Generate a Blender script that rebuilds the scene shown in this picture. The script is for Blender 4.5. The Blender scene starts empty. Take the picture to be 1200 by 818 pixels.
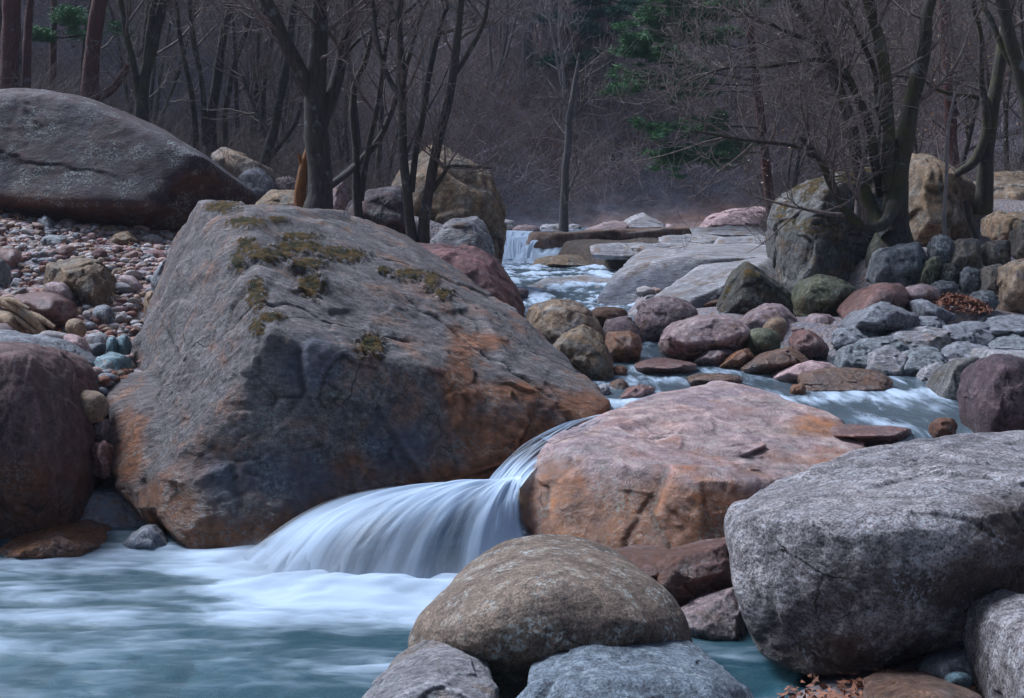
import bpy, bmesh, math, random
import numpy as np
from mathutils import Vector

# ------------------------------------------------------------------ camera, world, sun, exposure
S = bpy.context.scene
COL = S.collection
S.render.engine = 'CYCLES'
S.cycles.use_denoising = True
S.cycles.max_bounces = 6
S.cycles.transparent_max_bounces = 12
S.cycles.diffuse_bounces = 3
S.cycles.glossy_bounces = 2
S.cycles.caustics_reflective = False
S.cycles.caustics_refractive = False
R = math.radians
F = 1287.0                      # focal length in photo pixels (1200 wide)
CAM = np.array([0.0, 0.0, 2.3])
PITCH = math.atan(159 / F)
cam_d = bpy.data.cameras.new('camera')
cam = bpy.data.objects.new('camera', cam_d)
COL.objects.link(cam)
cam.location = CAM
cam.rotation_euler = (R(90) - PITCH, 0, 0)
cam_d.sensor_width = 36
cam_d.lens = F / 1200 * 36
cam_d.clip_start = 0.05
cam_d.clip_end = 1000
S.camera = cam

SUN_EL, SUN_AZ = 52, 300        # azimuth clockwise from +Y: soft light from above, upstream
w = bpy.data.worlds.new('World')
S.world = w
w.use_nodes = True
nt = w.node_tree
sky = nt.nodes.new('ShaderNodeTexSky')
sky.sky_type = 'NISHITA'
sky.sun_disc = False
sky.sun_elevation = R(SUN_EL)
sky.sun_rotation = R(SUN_AZ)
sky.air_density = 1.0
sky.dust_density = 3.0
sky.ozone_density = 1.5
nt.links.new(sky.outputs[0], nt.nodes['Background'].inputs[0])
nt.nodes['Background'].inputs[1].default_value = 0.068
sl = bpy.data.lights.new('sun', 'SUN')
sl.energy = 4.6
sl.angle = R(24)
sl.color = (0.73, 0.83, 1.0)
so = bpy.data.objects.new('sun', sl)
COL.objects.link(so)
so.rotation_euler = (R(90 - SUN_EL), 0, R(180 - SUN_AZ))
S.view_settings.view_transform = 'Standard'
S.view_settings.look = 'None'
S.view_settings.exposure = 0.53
S.view_settings.gamma = 1.0

# ------------------------------------------------------------------ helpers
cp, sp_ = math.cos(PITCH), math.sin(PITCH)


def P(px, py, d):
    """the point seen at photo pixel (px,py) lying d metres ahead (world y = d)"""
    a = (px - 600) / F
    b = (409 - py) / F
    t = d / (cp + b * sp_)
    return np.array([a * t, d, CAM[2] + t * (b * cp - sp_)])


_perm = np.random.RandomState(7).permutation(256)
_perm = np.concatenate([_perm, _perm])
_g3 = np.random.RandomState(3).normal(size=(256, 3))
_g3 /= np.linalg.norm(_g3, axis=1)[:, None]


def noise3(p):
    p = np.asarray(p, dtype=np.float64)
    i = np.floor(p).astype(np.int64)
    f = p - i
    u = f * f * f * (f * (f * 6 - 15) + 10)
    out = 0
    for dx in (0, 1):
        wx = u[:, 0] if dx else 1 - u[:, 0]
        for dy in (0, 1):
            wy = u[:, 1] if dy else 1 - u[:, 1]
            for dz in (0, 1):
                wz = u[:, 2] if dz else 1 - u[:, 2]
                h = _perm[(_perm[(_perm[(i[:, 0] + dx) & 255] + i[:, 1] + dy) & 255] + i[:, 2] + dz) & 255]
                g = _g3[h]
                out = out + wx * wy * wz * (g[:, 0] * (f[:, 0] - dx) + g[:, 1] * (f[:, 1] - dy) + g[:, 2] * (f[:, 2] - dz))
    return out * 1.5


def fbm(p, octv=4, gain=0.5, lac=2.03):
    a, s = 1.0, 0
    p = np.array(p, dtype=np.float64)
    for k in range(octv):
        s = s + a * noise3(p + 17.3 * k)
        a *= gain
        p = p * lac
    return s


def facet(q, k=14.0):
    """broken planar facets: every cell carries its own tilted plane, blended narrowly at the joints"""
    q = np.asarray(q)
    i = np.floor(q).astype(np.int64)
    num, den = 0, 0
    for dx in (-1, 0, 1):
        for dy in (-1, 0, 1):
            for dz in (-1, 0, 1):
                c = i + np.array([dx, dy, dz])
                h = _perm[(_perm[(_perm[c[:, 0] & 255] + c[:, 1]) & 255] + c[:, 2]) & 255]
                sd = c + 0.5 + 0.42 * _g3[h]
                df = q - sd
                w_ = np.exp(-k * (df ** 2).sum(1))
                num = num + w_ * ((df * _g3[(h + 37) & 255]).sum(1) * 0.8 + _g3[(h + 91) & 255, 0] * 0.25)
                den = den + w_
    return num / (den + 1e-30)


def sstep(a, b, x):
    t = np.clip((x - a) / (b - a), 0, 1)
    return t * t * (3 - 2 * t)


def mesh_np(name, verts, quads=None, tris=None, smooth=True):
    me = bpy.data.meshes.new(name)
    verts = np.asarray(verts, dtype=np.float32)
    me.vertices.add(len(verts))
    me.vertices.foreach_set('co', verts.ravel())
    loops, starts, tot = [], [], 0
    if quads is not None and len(quads):
        q = np.asarray(quads, dtype=np.int32)
        loops.append(q.ravel())
        starts.append(np.arange(len(q), dtype=np.int32) * 4)
        tot += q.size
    if tris is not None and len(tris):
        t = np.asarray(tris, dtype=np.int32)
        loops.append(t.ravel())
        starts.append(np.arange(len(t), dtype=np.int32) * 3 + tot)
        tot += t.size
    loops = np.concatenate(loops)
    starts = np.concatenate(starts)
    me.loops.add(len(loops))
    me.loops.foreach_set('vertex_index', loops)
    me.polygons.add(len(starts))
    me.polygons.foreach_set('loop_start', starts)
    if smooth:
        me.polygons.foreach_set('use_smooth', np.ones(len(starts), dtype=bool))
    me.update(calc_edges=True)
    return me


def attr(me, name, vals):
    a = me.attributes.new(name, 'FLOAT', 'POINT')
    a.data.foreach_set('value', np.asarray(vals, dtype=np.float32))


def link(name, me, mat=None, loc=(0, 0, 0), parent=None):
    o = bpy.data.objects.new(name, me)
    COL.objects.link(o)
    o.location = loc
    if parent is not None:
        o.parent = parent
    if mat is not None and me is not None:
        me.materials.append(mat)
    return o


def tag(o, label=None, cat=None, group=None, kind=None):
    for k, v in (('label', label), ('category', cat), ('group', group), ('kind', kind)):
        if v:
            o[k] = v
    return o


# ------------------------------------------------------------------ materials
class NT:
    def __init__(self, name):
        self.m = bpy.data.materials.new(name)
        self.m.use_nodes = True
        self.t = self.m.node_tree
        self.t.nodes.clear()
        self.out = self.t.nodes.new('ShaderNodeOutputMaterial')

    def n(self, typ, **kw):
        nd = self.t.nodes.new('ShaderNode' + typ)
        for k, v in kw.items():
            setattr(nd, k, v)
        return nd

    def set(self, sock, v):
        if isinstance(v, bpy.types.NodeSocket):
            self.t.links.new(v, sock)
        elif isinstance(v, (tuple, list)):
            sock.default_value = tuple(v) + ((1,) if len(v) == 3 and len(sock.default_value) == 4 else ())
        else:
            sock.default_value = v

    def noise(self, vec, scale, detail=4, rough=0.55, dist=0.0, typ=None):
        nd = self.n('TexNoise')
        if typ:
            nd.noise_type = typ
        self.set(nd.inputs['Vector'], vec)
        nd.inputs['Scale'].default_value = scale
        nd.inputs['Detail'].default_value = detail
        nd.inputs['Roughness'].default_value = rough
        nd.inputs['Distortion'].default_value = dist
        return nd.outputs[0]

    def rng(self, v, a, b, c=0.0, d=1.0, smooth=False):
        nd = self.n('MapRange')
        if smooth:
            nd.interpolation_type = 'SMOOTHSTEP'
        self.set(nd.inputs[0], v)
        for i, x in enumerate((a, b, c, d)):
            nd.inputs[i + 1].default_value = x
        return nd.outputs[0]

    def math(self, op, a, b=0.0, clamp=False):
        nd = self.n('Math', operation=op)
        nd.use_clamp = clamp
        self.set(nd.inputs[0], a)
        self.set(nd.inputs[1], b)
        return nd.outputs[0]

    def mix(self, f, a, b, blend='MIX'):
        nd = self.n('Mix', data_type='RGBA', blend_type=blend)
        self.set(nd.inputs[0], f)
        self.set(nd.inputs[6], a)
        self.set(nd.inputs[7], b)
        return nd.outputs[2]

    def mapping(self, vec, scale=(1, 1, 1), rot=(0, 0, 0)):
        nd = self.n('Mapping')
        self.set(nd.inputs[0], vec)
        nd.inputs['Scale'].default_value = scale
        nd.inputs['Rotation'].default_value = rot
        return nd.outputs[0]

    def bump(self, h, strength, dist, normal=None):
        nd = self.n('Bump')
        nd.inputs['Strength'].default_value = strength
        nd.inputs['Distance'].default_value = dist
        self.set(nd.inputs['Height'], h)
        if normal is not None:
            self.set(nd.inputs['Normal'], normal)
        return nd.outputs[0]


def rock_mat(name, a, b, c=None, stain=None, stain_col=(0.30, 0.11, 0.035), wet=None, lichen=0.3, lichen_col=(0.36, 0.42, 0.40),
             speck=0.5, moss=0.0, streak=None, grain=1.0, rough=0.75, k=1.0, relief=1.0):
    def warm(q):
        g = sum(q) / 3
        return tuple(max(0.01, (g + (x - g) * 1.25) * k_) for x, k_ in zip(q, (1.04, 1.0, 0.97)))
    a, b = warm(a), warm(b)
    c = warm(c) if c is not None else None
    """stain/wet = world height (m) below which iron staining / wetness shows; k = feature scale"""
    T = NT(name)
    tc = T.n('TexCoord').outputs['Object']
    geo = T.n('NewGeometry')
    xyz = T.n('SeparateXYZ')
    T.set(xyz.inputs[0], geo.outputs['Position'])
    nz = T.n('SeparateXYZ')
    T.set(nz.inputs[0], geo.outputs['Normal'])
    vec = tc
    if streak:
        vec = T.mapping(tc, scale=streak[0], rot=tuple(R(x) for x in streak[1]))
    big = T.noise(vec, 1.3 * k, 7, 0.62, 0.6)
    col = T.mix(T.rng(big, 0.38, 0.62), a, b)
    if c is not None:
        n2 = T.noise(tc, 2.7 * k, 6, 0.6, 0.8)
        col = T.mix(T.rng(n2, 0.52, 0.66), col, c)
    # mineral mottling: medium and fine
    med = T.noise(vec, 9 * k, 6, 0.7)
    rid = T.noise(vec, 5.5 * k, 9, 0.62, 0.3, 'RIDGED_MULTIFRACTAL')
    col = T.mix(1.0, col, T.mix(T.rng(med, 0.34, 0.66), (0.55, 0.54, 0.56), (1.42, 1.4, 1.38)), 'MULTIPLY')
    col = T.mix(1.0, col, T.mix(T.rng(rid, 0.25, 1.5), (0.72, 0.70, 0.68), (1.22, 1.23, 1.26)), 'MULTIPLY')
    fine = T.noise(tc, 75, 4, 0.75)
    col = T.mix(speck, col, T.mix(T.rng(fine, 0.36, 0.64), (0.18, 0.17, 0.2), (2.0, 1.95, 1.9)), 'MULTIPLY')
    rgh = T.rng(med, 0.3, 0.7, rough - 0.12, min(rough + 0.12, 1))
    zz = None
    if stain is not None:
        sn = T.noise(tc, 2.2 * k, 5, 0.6)
        zz = T.math('ADD', xyz.outputs[2], T.rng(sn, 0.25, 0.75, -0.42, 0.42))
        sm = T.rng(zz, stain - 0.38, stain + 0.22, 1.0, 0.0, True)
        sv = T.noise(tc, 12 * k, 4, 0.6)
        sc = T.mix(T.rng(sv, 0.35, 0.65), stain_col, tuple(x * 0.42 for x in stain_col))
        col = T.mix(T.math('MULTIPLY', sm, 0.8), col, sc)
    # iron-stained and dark algal patches of their own shape, worn pale edges
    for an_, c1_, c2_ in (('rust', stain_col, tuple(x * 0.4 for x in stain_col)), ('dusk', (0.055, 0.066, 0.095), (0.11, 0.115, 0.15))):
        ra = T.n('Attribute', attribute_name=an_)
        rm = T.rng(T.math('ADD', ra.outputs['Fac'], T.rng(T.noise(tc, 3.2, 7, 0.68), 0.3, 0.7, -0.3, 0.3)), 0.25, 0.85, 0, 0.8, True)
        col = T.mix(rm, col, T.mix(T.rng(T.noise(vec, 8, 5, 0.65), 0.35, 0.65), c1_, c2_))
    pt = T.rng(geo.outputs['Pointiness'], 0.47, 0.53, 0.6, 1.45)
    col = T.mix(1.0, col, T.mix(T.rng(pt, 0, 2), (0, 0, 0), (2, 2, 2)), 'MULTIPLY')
    # lichen blotches
    l1 = T.noise(tc, 4.5 * k, 4, 0.6)
    l2 = T.noise(tc, 38, 5, 0.7)
    lm = T.math('MULTIPLY', T.rng(l1, 0.48, 0.62), T.rng(l2, 0.50, 0.60))
    col = T.mix(T.math('MULTIPLY', lm, lichen), col, lichen_col)
    # dark pits and hairline cracks
    vo = T.n('TexVoronoi', feature='DISTANCE_TO_EDGE')
    wv = T.n('VectorMath', operation='ADD')
    T.set(wv.inputs[0], tc)
    nn = T.n('TexNoise')
    T.set(nn.inputs['Vector'], tc)
    nn.inputs['Scale'].default_value = 2.5
    nn.inputs['Detail'].default_value = 5
    sc_ = T.n('VectorMath', operation='SCALE')
    T.set(sc_.inputs[0], nn.outputs['Color'])
    sc_.inputs['Scale'].default_value = 0.35
    T.set(wv.inputs[1], sc_.outputs[0])
    T.set(vo.inputs['Vector'], wv.outputs[0])
    vo.inputs['Scale'].default_value = 1.35 * k
    crack = T.rng(vo.outputs['Distance'], 0.0, 0.014, 1.0, 0.0)
    cn = T.noise(tc, 2.1 * k, 3, 0.5)
    crack = T.math('MULTIPLY', crack, T.rng(cn, 0.56, 0.66))
    pit = T.rng(T.noise(tc, 26 * k, 3, 0.6), 0.69, 0.74)
    dark = T.math('MAXIMUM', T.math('MULTIPLY', crack, 0.8), T.math('MULTIPLY', pit, 0.7))
    col = T.mix(dark, col, (0.018, 0.016, 0.016))
    # moss attribute (patches grown on named spots) or general moss on upward faces
    at = T.n('Attribute', attribute_name='moss')
    mn = T.noise(tc, 22, 6, 0.75)
    mm = T.rng(T.math('ADD', at.outputs['Fac'], T.rng(mn, 0.3, 0.7, -0.5, 0.42)), 0.45, 0.6)
    if moss:
        mo = T.math('MULTIPLY', T.rng(nz.outputs[2], 0.35, 0.7), T.rng(T.noise(tc, 2.4, 5, 0.65), 0.66 - moss * 0.25, 0.74 - moss * 0.25))
        mm = T.math('MAXIMUM', mm, mo)
    mcol = T.mix(T.rng(T.noise(tc, 11, 4, 0.6), 0.38, 0.62), (0.028, 0.032, 0.010), (0.15, 0.085, 0.022))
    col = T.mix(mm, col, mcol)
    rgh = T.mix(mm, rgh, (0.95, 0.95, 0.95))
    h = T.math('ADD', T.math('MULTIPLY', T.noise(vec, 7 * k, 10, 0.72), 1.0), T.math('ADD', T.math('MULTIPLY', fine, 0.16 * grain), T.math('MULTIPLY', rid, 0.20)))
    h = T.math('SUBTRACT', h, T.math('MULTIPLY', dark, 0.25))
    h = T.math('ADD', h, T.math('MULTIPLY', T.math('MULTIPLY', mm, T.noise(tc, 120, 2, 0.6)), 0.5))
    nrm = T.bump(h, 1.0, 0.06 * relief * grain / max(k, 1) ** 0.7)
    if wet is not None:
        wz = T.math('ADD', xyz.outputs[2], T.rng(T.noise(tc, 1.8, 4), 0.3, 0.7, -0.25, 0.25))
        wm = T.rng(wz, wet - 0.1, wet + 0.1, 1.0, 0.0, True)
        col = T.mix(T.math('MULTIPLY', wm, 0.35), col, T.mix(1.0, col, (0.5, 0.5, 0.5), 'MULTIPLY'))
        rgh = T.mix(wm, rgh, (0.2, 0.2, 0.2))
        spc = T.rng(wm, 0, 1, 0.35, 0.7)
    bs = T.n('BsdfPrincipled')
    T.set(bs.inputs['Base Color'], col)
    T.set(bs.inputs['Roughness'], rgh)
    T.set(bs.inputs['Normal'], nrm)
    bs.inputs['Specular IOR Level'].default_value = 0.35
    if wet is not None:
        T.set(bs.inputs['Specular IOR Level'], spc)
    T.t.links.new(bs.outputs[0], T.out.inputs[0])
    return T.m


ORANGE = (0.34, 0.115, 0.03)
M = {}
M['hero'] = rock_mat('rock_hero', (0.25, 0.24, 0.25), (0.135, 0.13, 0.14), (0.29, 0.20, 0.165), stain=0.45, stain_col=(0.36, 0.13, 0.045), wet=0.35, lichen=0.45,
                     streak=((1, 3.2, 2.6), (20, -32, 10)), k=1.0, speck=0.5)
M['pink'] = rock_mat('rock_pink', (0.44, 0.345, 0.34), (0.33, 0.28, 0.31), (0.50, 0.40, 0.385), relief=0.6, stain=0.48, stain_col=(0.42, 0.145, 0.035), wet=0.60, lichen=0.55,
                     lichen_col=(0.33, 0.42, 0.36), speck=0.4)
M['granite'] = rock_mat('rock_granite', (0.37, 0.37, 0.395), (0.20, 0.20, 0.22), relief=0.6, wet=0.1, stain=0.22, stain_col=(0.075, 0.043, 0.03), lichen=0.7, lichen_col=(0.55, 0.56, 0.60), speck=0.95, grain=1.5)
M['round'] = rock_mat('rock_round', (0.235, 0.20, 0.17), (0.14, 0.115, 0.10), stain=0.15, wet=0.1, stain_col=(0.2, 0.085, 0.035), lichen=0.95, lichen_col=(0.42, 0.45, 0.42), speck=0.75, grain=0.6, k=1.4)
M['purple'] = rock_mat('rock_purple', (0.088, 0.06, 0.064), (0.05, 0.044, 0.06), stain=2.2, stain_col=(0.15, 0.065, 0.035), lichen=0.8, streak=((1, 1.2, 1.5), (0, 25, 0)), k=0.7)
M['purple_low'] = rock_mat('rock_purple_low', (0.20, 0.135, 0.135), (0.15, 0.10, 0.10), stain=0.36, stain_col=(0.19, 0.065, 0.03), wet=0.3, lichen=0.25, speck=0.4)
M['slate'] = rock_mat('rock_slate', (0.28, 0.31, 0.35), (0.18, 0.19, 0.22), lichen=0.4, k=2)
M['slate_pale'] = rock_mat('rock_slate_pale', (0.50, 0.52, 0.56), (0.30, 0.31, 0.34), (0.30, 0.25, 0.22), lichen=0.5, streak=((1, 3, 5), (10, 0, 20)), k=1)
M['teal'] = rock_mat('rock_teal', (0.25, 0.285, 0.31), (0.15, 0.17, 0.19), lichen=0.6, lichen_col=(0.40, 0.46, 0.46), k=1.8, speck=0.75)
M['tan'] = rock_mat('rock_tan', (0.40, 0.31, 0.23), (0.25, 0.21, 0.18), (0.37, 0.35, 0.33), wet=0.82, lichen=0.5, k=1.2)
M['tan_dark'] = rock_mat('rock_tan_dark', (0.25, 0.185, 0.125), (0.14, 0.11, 0.085), (0.23, 0.22, 0.2), wet=0.82, lichen=0.5, k=1.2)
M['orange'] = rock_mat('rock_orange', (0.31, 0.155, 0.085), (0.19, 0.095, 0.06), (0.27, 0.19, 0.17), wet=5, lichen=0.15, k=2)
M['brown'] = rock_mat('rock_brown', (0.20, 0.125, 0.09), (0.12, 0.08, 0.065), (0.2, 0.15, 0.14), wet=0.82, lichen=0.2, k=2)
M['red'] = rock_mat('rock_red', (0.29, 0.165, 0.15), (0.18, 0.11, 0.105), (0.28, 0.2, 0.2), lichen=0.2, wet=5, k=2)
M['mauve'] = rock_mat('rock_mauve', (0.37, 0.31, 0.33), (0.24, 0.195, 0.21), (0.26, 0.19, 0.165), wet=0.80, lichen=0.5, k=1.7)
M['mauve_st'] = rock_mat('rock_mauve_stained', (0.46, 0.38, 0.40), (0.30, 0.24, 0.25), (0.26, 0.19, 0.165), stain=0.86, stain_col=(0.24, 0.085, 0.03), wet=0.8, lichen=0.5, k=1.7)
M['green'] = rock_mat('rock_green', (0.16, 0.17, 0.12), (0.11, 0.125, 0.095), (0.12, 0.10, 0.06), lichen=0.5, k=1.6)
M['moss'] = rock_mat('rock_mossy', (0.17, 0.17, 0.17), (0.105, 0.11, 0.115), (0.16, 0.12, 0.09), lichen=0.85, lichen_col=(0.33, 0.35, 0.34), moss=0.8, k=1.0)
M['darkmoss'] = rock_mat('rock_lichen_dark', (0.10, 0.095, 0.085), (0.055, 0.055, 0.05), lichen=0.9, lichen_col=(0.32, 0.35, 0.34), moss=0.6, k=2)
M['pinkpale'] = rock_mat('rock_pink_pale', (0.55, 0.43, 0.44), (0.36, 0.27, 0.29), lichen=0.4, k=1.2)
M['pinkred'] = rock_mat('rock_pink_red', (0.33, 0.20, 0.20), (0.24, 0.15, 0.15), (0.33, 0.25, 0.26), stain=1.25, stain_col=(0.30, 0.11, 0.045), lichen=0.3, k=1)
M['ledge'] = rock_mat('rock_ledge', (0.25, 0.17, 0.13), (0.15, 0.12, 0.11), (0.27, 0.25, 0.25), lichen=0.3, streak=((4, 4, 0.7), (0, 0, 0)), k=0.8)
M['wall'] = rock_mat('rock_wall_stone', (0.30, 0.28, 0.25), (0.17, 0.17, 0.17), (0.22, 0.20, 0.13), lichen=0.6, streak=((4, 4, 0.8), (0, 20, 0)), k=1.6)
M['wallblue'] = rock_mat('rock_wall_blue', (0.21, 0.235, 0.26), (0.12, 0.135, 0.15), lichen=0.6, k=1.6)
M['darkp'] = rock_mat('rock_dark_purple', (0.115, 0.085, 0.10), (0.075, 0.06, 0.075), lichen=0.12, stain=0.7, stain_col=(0.07, 0.04, 0.03), k=1)
M['bluegrey'] = rock_mat('rock_blue_grey', (0.24, 0.30, 0.36), (0.13, 0.16, 0.20), lichen=0.7, lichen_col=(0.42, 0.48, 0.50), k=1.6, speck=0.7)
M['cyan'] = rock_mat('rock_cyan', (0.22, 0.33, 0.38), (0.15, 0.22, 0.26), (0.3, 0.36, 0.38), lichen=0.3, k=2.5)
PEB = [M['slate'], M['mauve'], M['tan'], M['slate_pale'], M['pinkred'], M['brown'],
       rock_mat('pebble_rose', (0.46, 0.35, 0.33), (0.33, 0.25, 0.24), lichen=0.2, k=3),
       rock_mat('pebble_white', (0.55, 0.54, 0.55), (0.40, 0.39, 0.41), lichen=0.2, k=3)]

# ------------------------------------------------------------------ rocks
_ico = {}


def ico(n):
    if n not in _ico:
        bm = bmesh.new()
        bmesh.ops.create_icosphere(bm, subdivisions=n, radius=1.0)
        v = np.array([x.co[:] for x in bm.verts])
        f = np.array([[x.index for x in fc.verts] for fc in bm.faces], dtype=np.int32)
        bm.free()
        v /= np.linalg.norm(v, axis=1)[:, None]
        _ico[n] = (v, f)
    return _ico[n]


def hull_planes(pts):
    bm = bmesh.new()
    vs = [bm.verts.new(tuple(p)) for p in pts]
    r = bmesh.ops.convex_hull(bm, input=vs)
    bm.normal_update()
    out = []
    cen = np.mean(pts, axis=0)
    for f in bm.faces:
        if f.calc_area() < 1e-7:
            continue
        n = np.array(f.normal[:])
        h = float(n @ np.array(f.verts[0].co[:]))
        if n @ cen > h:
            n, h = -n, -h
        for (m, g) in out:
            if m @ n > 0.995:
                break
        else:
            out.append((n, h))
    bm.free()
    return out


def rock_mesh(name, hulls, sub=5, p=14, seed=0, amp=0.03, chips=0, rough=1.0, cracks=0.0, grow=1.03, cen=None, steps=None, fac=0.035, ff=1.6):
    """union of rounded convex bodies around one centre; chips = fracture planes; returns mesh and its centre/base"""
    rs = np.random.RandomState(seed)
    allp = np.concatenate([np.asarray(h) for h in hulls])
    lo, hi = allp.min(0), allp.max(0)
    if cen is None:
        cen = (np.mean(np.asarray(hulls[0]), axis=0) + (hulls[0].min(0) + hulls[0].max(0)) / 2) / 2 if isinstance(hulls[0], np.ndarray) else (lo + hi) / 2
    cen = np.asarray(cen, dtype=float)
    ext = (hi - lo) / 2
    size = float(np.mean(ext))
    v, f = ico(sub)
    D = v * ext
    ts = []
    for h in hulls:
        pl = hull_planes(np.asarray(h))
        N = np.array([q[0] for q in pl])
        H = np.array([q[1] for q in pl]) - N @ cen
        H = np.maximum(H, size * 0.05)
        if chips:
            t0 = None
            for _ in range(chips):
                u = rs.normal(size=3)
                u[2] = abs(u[2]) * 0.8 + (0.1 if rs.rand() < .7 else -0.3)
                u /= np.linalg.norm(u)
                sup = np.max((np.asarray(h) - cen) @ u)
                N = np.vstack([N, u])
                H = np.append(H, sup * rs.uniform(0.74, 0.93))
        q = (D @ N.T) / H
        q = np.maximum(q, 0)
        kq = min(3, q.shape[1])
        q = np.partition(q, q.shape[1] - kq, axis=1)[:, -kq:]
        m = q.max(1)
        ts.append(((q / m[:, None]) ** p).sum(1) ** (-1.0 / p) / m)
    t = np.max(ts, axis=0)
    pos = D * t[:, None]
    for ax_ in (0, 2):
        for sg, lim in ((1, hi[ax_] - cen[ax_]), (-1, cen[ax_] - lo[ax_])):
            side = pos[:, ax_] * sg > 0
            f_ = lim / max((pos[:, ax_] * sg).max(), 1e-6)
            pos[side, ax_] *= np.clip(f_, 0.9, 1.3)
    pos *= 1 + (grow - 1) * 0.35
    rad = pos / np.linalg.norm(pos, axis=1)[:, None]
    q = pos / size + rs.uniform(-50, 50, 3)
    d = amp * 1.1 * fbm(q * 1.1, 3, 0.55)
    d = d + rough * 0.012 * fbm(q * 5.0, 4, 0.6)
    if fac:
        qw = q + 0.12 * np.stack([noise3(q * 2), noise3(q * 2 + 7), noise3(q * 2 + 19)], 1)
        d = d + fac * facet(qw * ff, 45.0)
        if sub >= 5:
            d = d + fac * 0.34 * facet(qw * ff * 2.7 + 5, 45.0) * (0.4 + sstep(-.2, .4, noise3(q * 1.3 + 3)))
        if sub >= 7:
            d = d + fac * 0.13 * facet(qw * ff * 7 + 5, 40.0) * sstep(-.1, .3, noise3(q * 2.1 + 8))
    if steps is not None:                      # broken bedding: terraces along a tilted direction
        ax, num, dep = steps
        ax = np.array(ax, dtype=float)
        ax /= np.linalg.norm(ax)
        s = (q @ ax + 0.35 * fbm(q * 1.5 + 4, 3)) * num
        d = d + dep * (np.abs(s - np.floor(s) - 0.5) * 2) ** 3 * -1
    if cracks:
        for kk in range(5):
            nrm_ = rs.normal(size=3)
            nrm_ /= np.linalg.norm(nrm_)
            e = q @ nrm_
            e = e - e.mean() - rs.uniform(-.5, .5) + 0.10 * fbm(q * 1.6 + kk * 7, 4, 0.6)
            gate = sstep(0.05, 0.3, noise3(q * 1.1 + kk * 13))
            d = d - cracks * gate * (np.exp(-(e / 0.010) ** 2)) - cracks * 0.5 * gate * (e > 0) * np.exp(-e / 0.25)
    pos = pos + rad * (d * size)[:, None]
    me = mesh_np(name, pos, tris=f)
    return me, cen, pos


def add_rock(mat, hulls, label, name='boulder', cat='boulder', group=None, moss=None, rust=None, dusk=None, box=None, **kw):
    me, cen, pos = rock_mesh(name, hulls, **kw)
    if box is not None:                        # the body's measured width and height
        for _ in range(3):
            wv_ = pos + cen - CAM
            dep = wv_ @ np.array([0, cp, -sp_])
            sx = 600 + wv_[:, 0] / dep * F
            sy = 409 - (wv_ @ np.array([0, sp_, cp])) / dep * F
            for side, lim in ((1, box[1]), (-1, box[0])):
                k_ = np.argmax(sx * side)
                xr = pos[k_, 0] + (lim - sx[k_]) / F * dep[k_]
                m_ = pos[:, 0] * side > 0
                pos[m_, 0] *= np.clip(xr / pos[k_, 0], .8, 1.25)
            k_ = np.argmin(sy)
            zr = pos[k_, 2] - (box[2] - sy[k_]) / F * dep[k_]
            if pos[k_, 2] > 0.02:
                pos[pos[:, 2] > 0, 2] *= np.clip(zr / pos[k_, 2], .8, 1.25)
    base = np.array([cen[0], cen[1], cen[2] + pos[:, 2].min()])
    for an, lst in (('moss', moss), ('rust', rust), ('dusk', dusk)):
        if lst is None:
            continue
        wp = pos + cen                         # patches grow where the photograph shows them
        a = np.zeros(len(wp))
        dirv = wp - CAM
        dep = dirv @ np.array([0, cp, -sp_])
        sx = 600 + dirv[:, 0] / dep * F
        sy = 409 - (dirv @ np.array([0, sp_, cp])) / dep * F
        for (mx, my, mr, mry) in lst:
            a = np.maximum(a, 1.05 - np.sqrt(((sx - mx) / mr) ** 2 + ((sy - my) / mry) ** 2) * 0.62)
        attr(me, an, np.clip(a, 0, 1))
        if an == 'moss':
            nn_ = fbm(wp * 22, 3, .6) * .5
            lift_ = sstep(0.42, 0.62, a + nn_ * .5) * (0.022 + 0.016 * fbm(wp * 45, 2))
            pos = pos + lift_[:, None] * np.array([0, -.45, .9])
    me.vertices.foreach_set('co', (pos + (cen - base)).astype(np.float32).ravel())
    me.update()
    o = link(name, me, mat, base)
    tag(o, label, cat, group)
    return o


def body(out, d, thick=0.45, tilt=0.25, lip=0.5, up=-0.12, back=1.0, down=0.06):
    """hull points of a boulder whose outline is given in pixels at distance d: silhouette ring, bulging front, back"""
    out = np.array(out, dtype=float)
    lo, hi = out.min(0), out.max(0)
    c = (lo + hi) / 2
    wpx = max(hi[0] - lo[0], (hi[1] - lo[1]) * 1.0)
    wm = wpx / F * d
    hpx = max(hi[1] - lo[1], 1)
    pts = []
    for (x, y) in out:
        s = (c[1] - y) / hpx          # +0.5 top .. -0.5 bottom
        pts.append(P(x, y, d + s * tilt * wm * 2))
    rb = np.random.RandomState(int(abs(c[0] * 7 + c[1])))
    for (x, y) in out:
        lip_ = lip * rb.uniform(.75, 1.25)
        xx = c[0] + (x - c[0]) * lip_
        yy = c[1] + (y - c[1]) * lip + up * hpx
        s = (c[1] - yy) / hpx
        pts.append(P(xx, yy, d + s * tilt * wm * 2 - thick * wm))
    ring = np.array(pts[:len(out)])
    cc = ring.mean(0)
    for q in ring:
        r = cc + (q - cc) * 0.72
        r = r + np.array([0, back * wm * 0.7, -0.05])
        pts.append(r)
    lowest = ring[:, 2].min()
    pts = np.array(pts)
    base = pts[: len(out)].copy()
    base = cc + (base - cc) * 0.85
    base[:, 2] = lowest - down * wm
    base = base[::2]
    return np.vstack([pts, base])


rk_i = [0]


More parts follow.
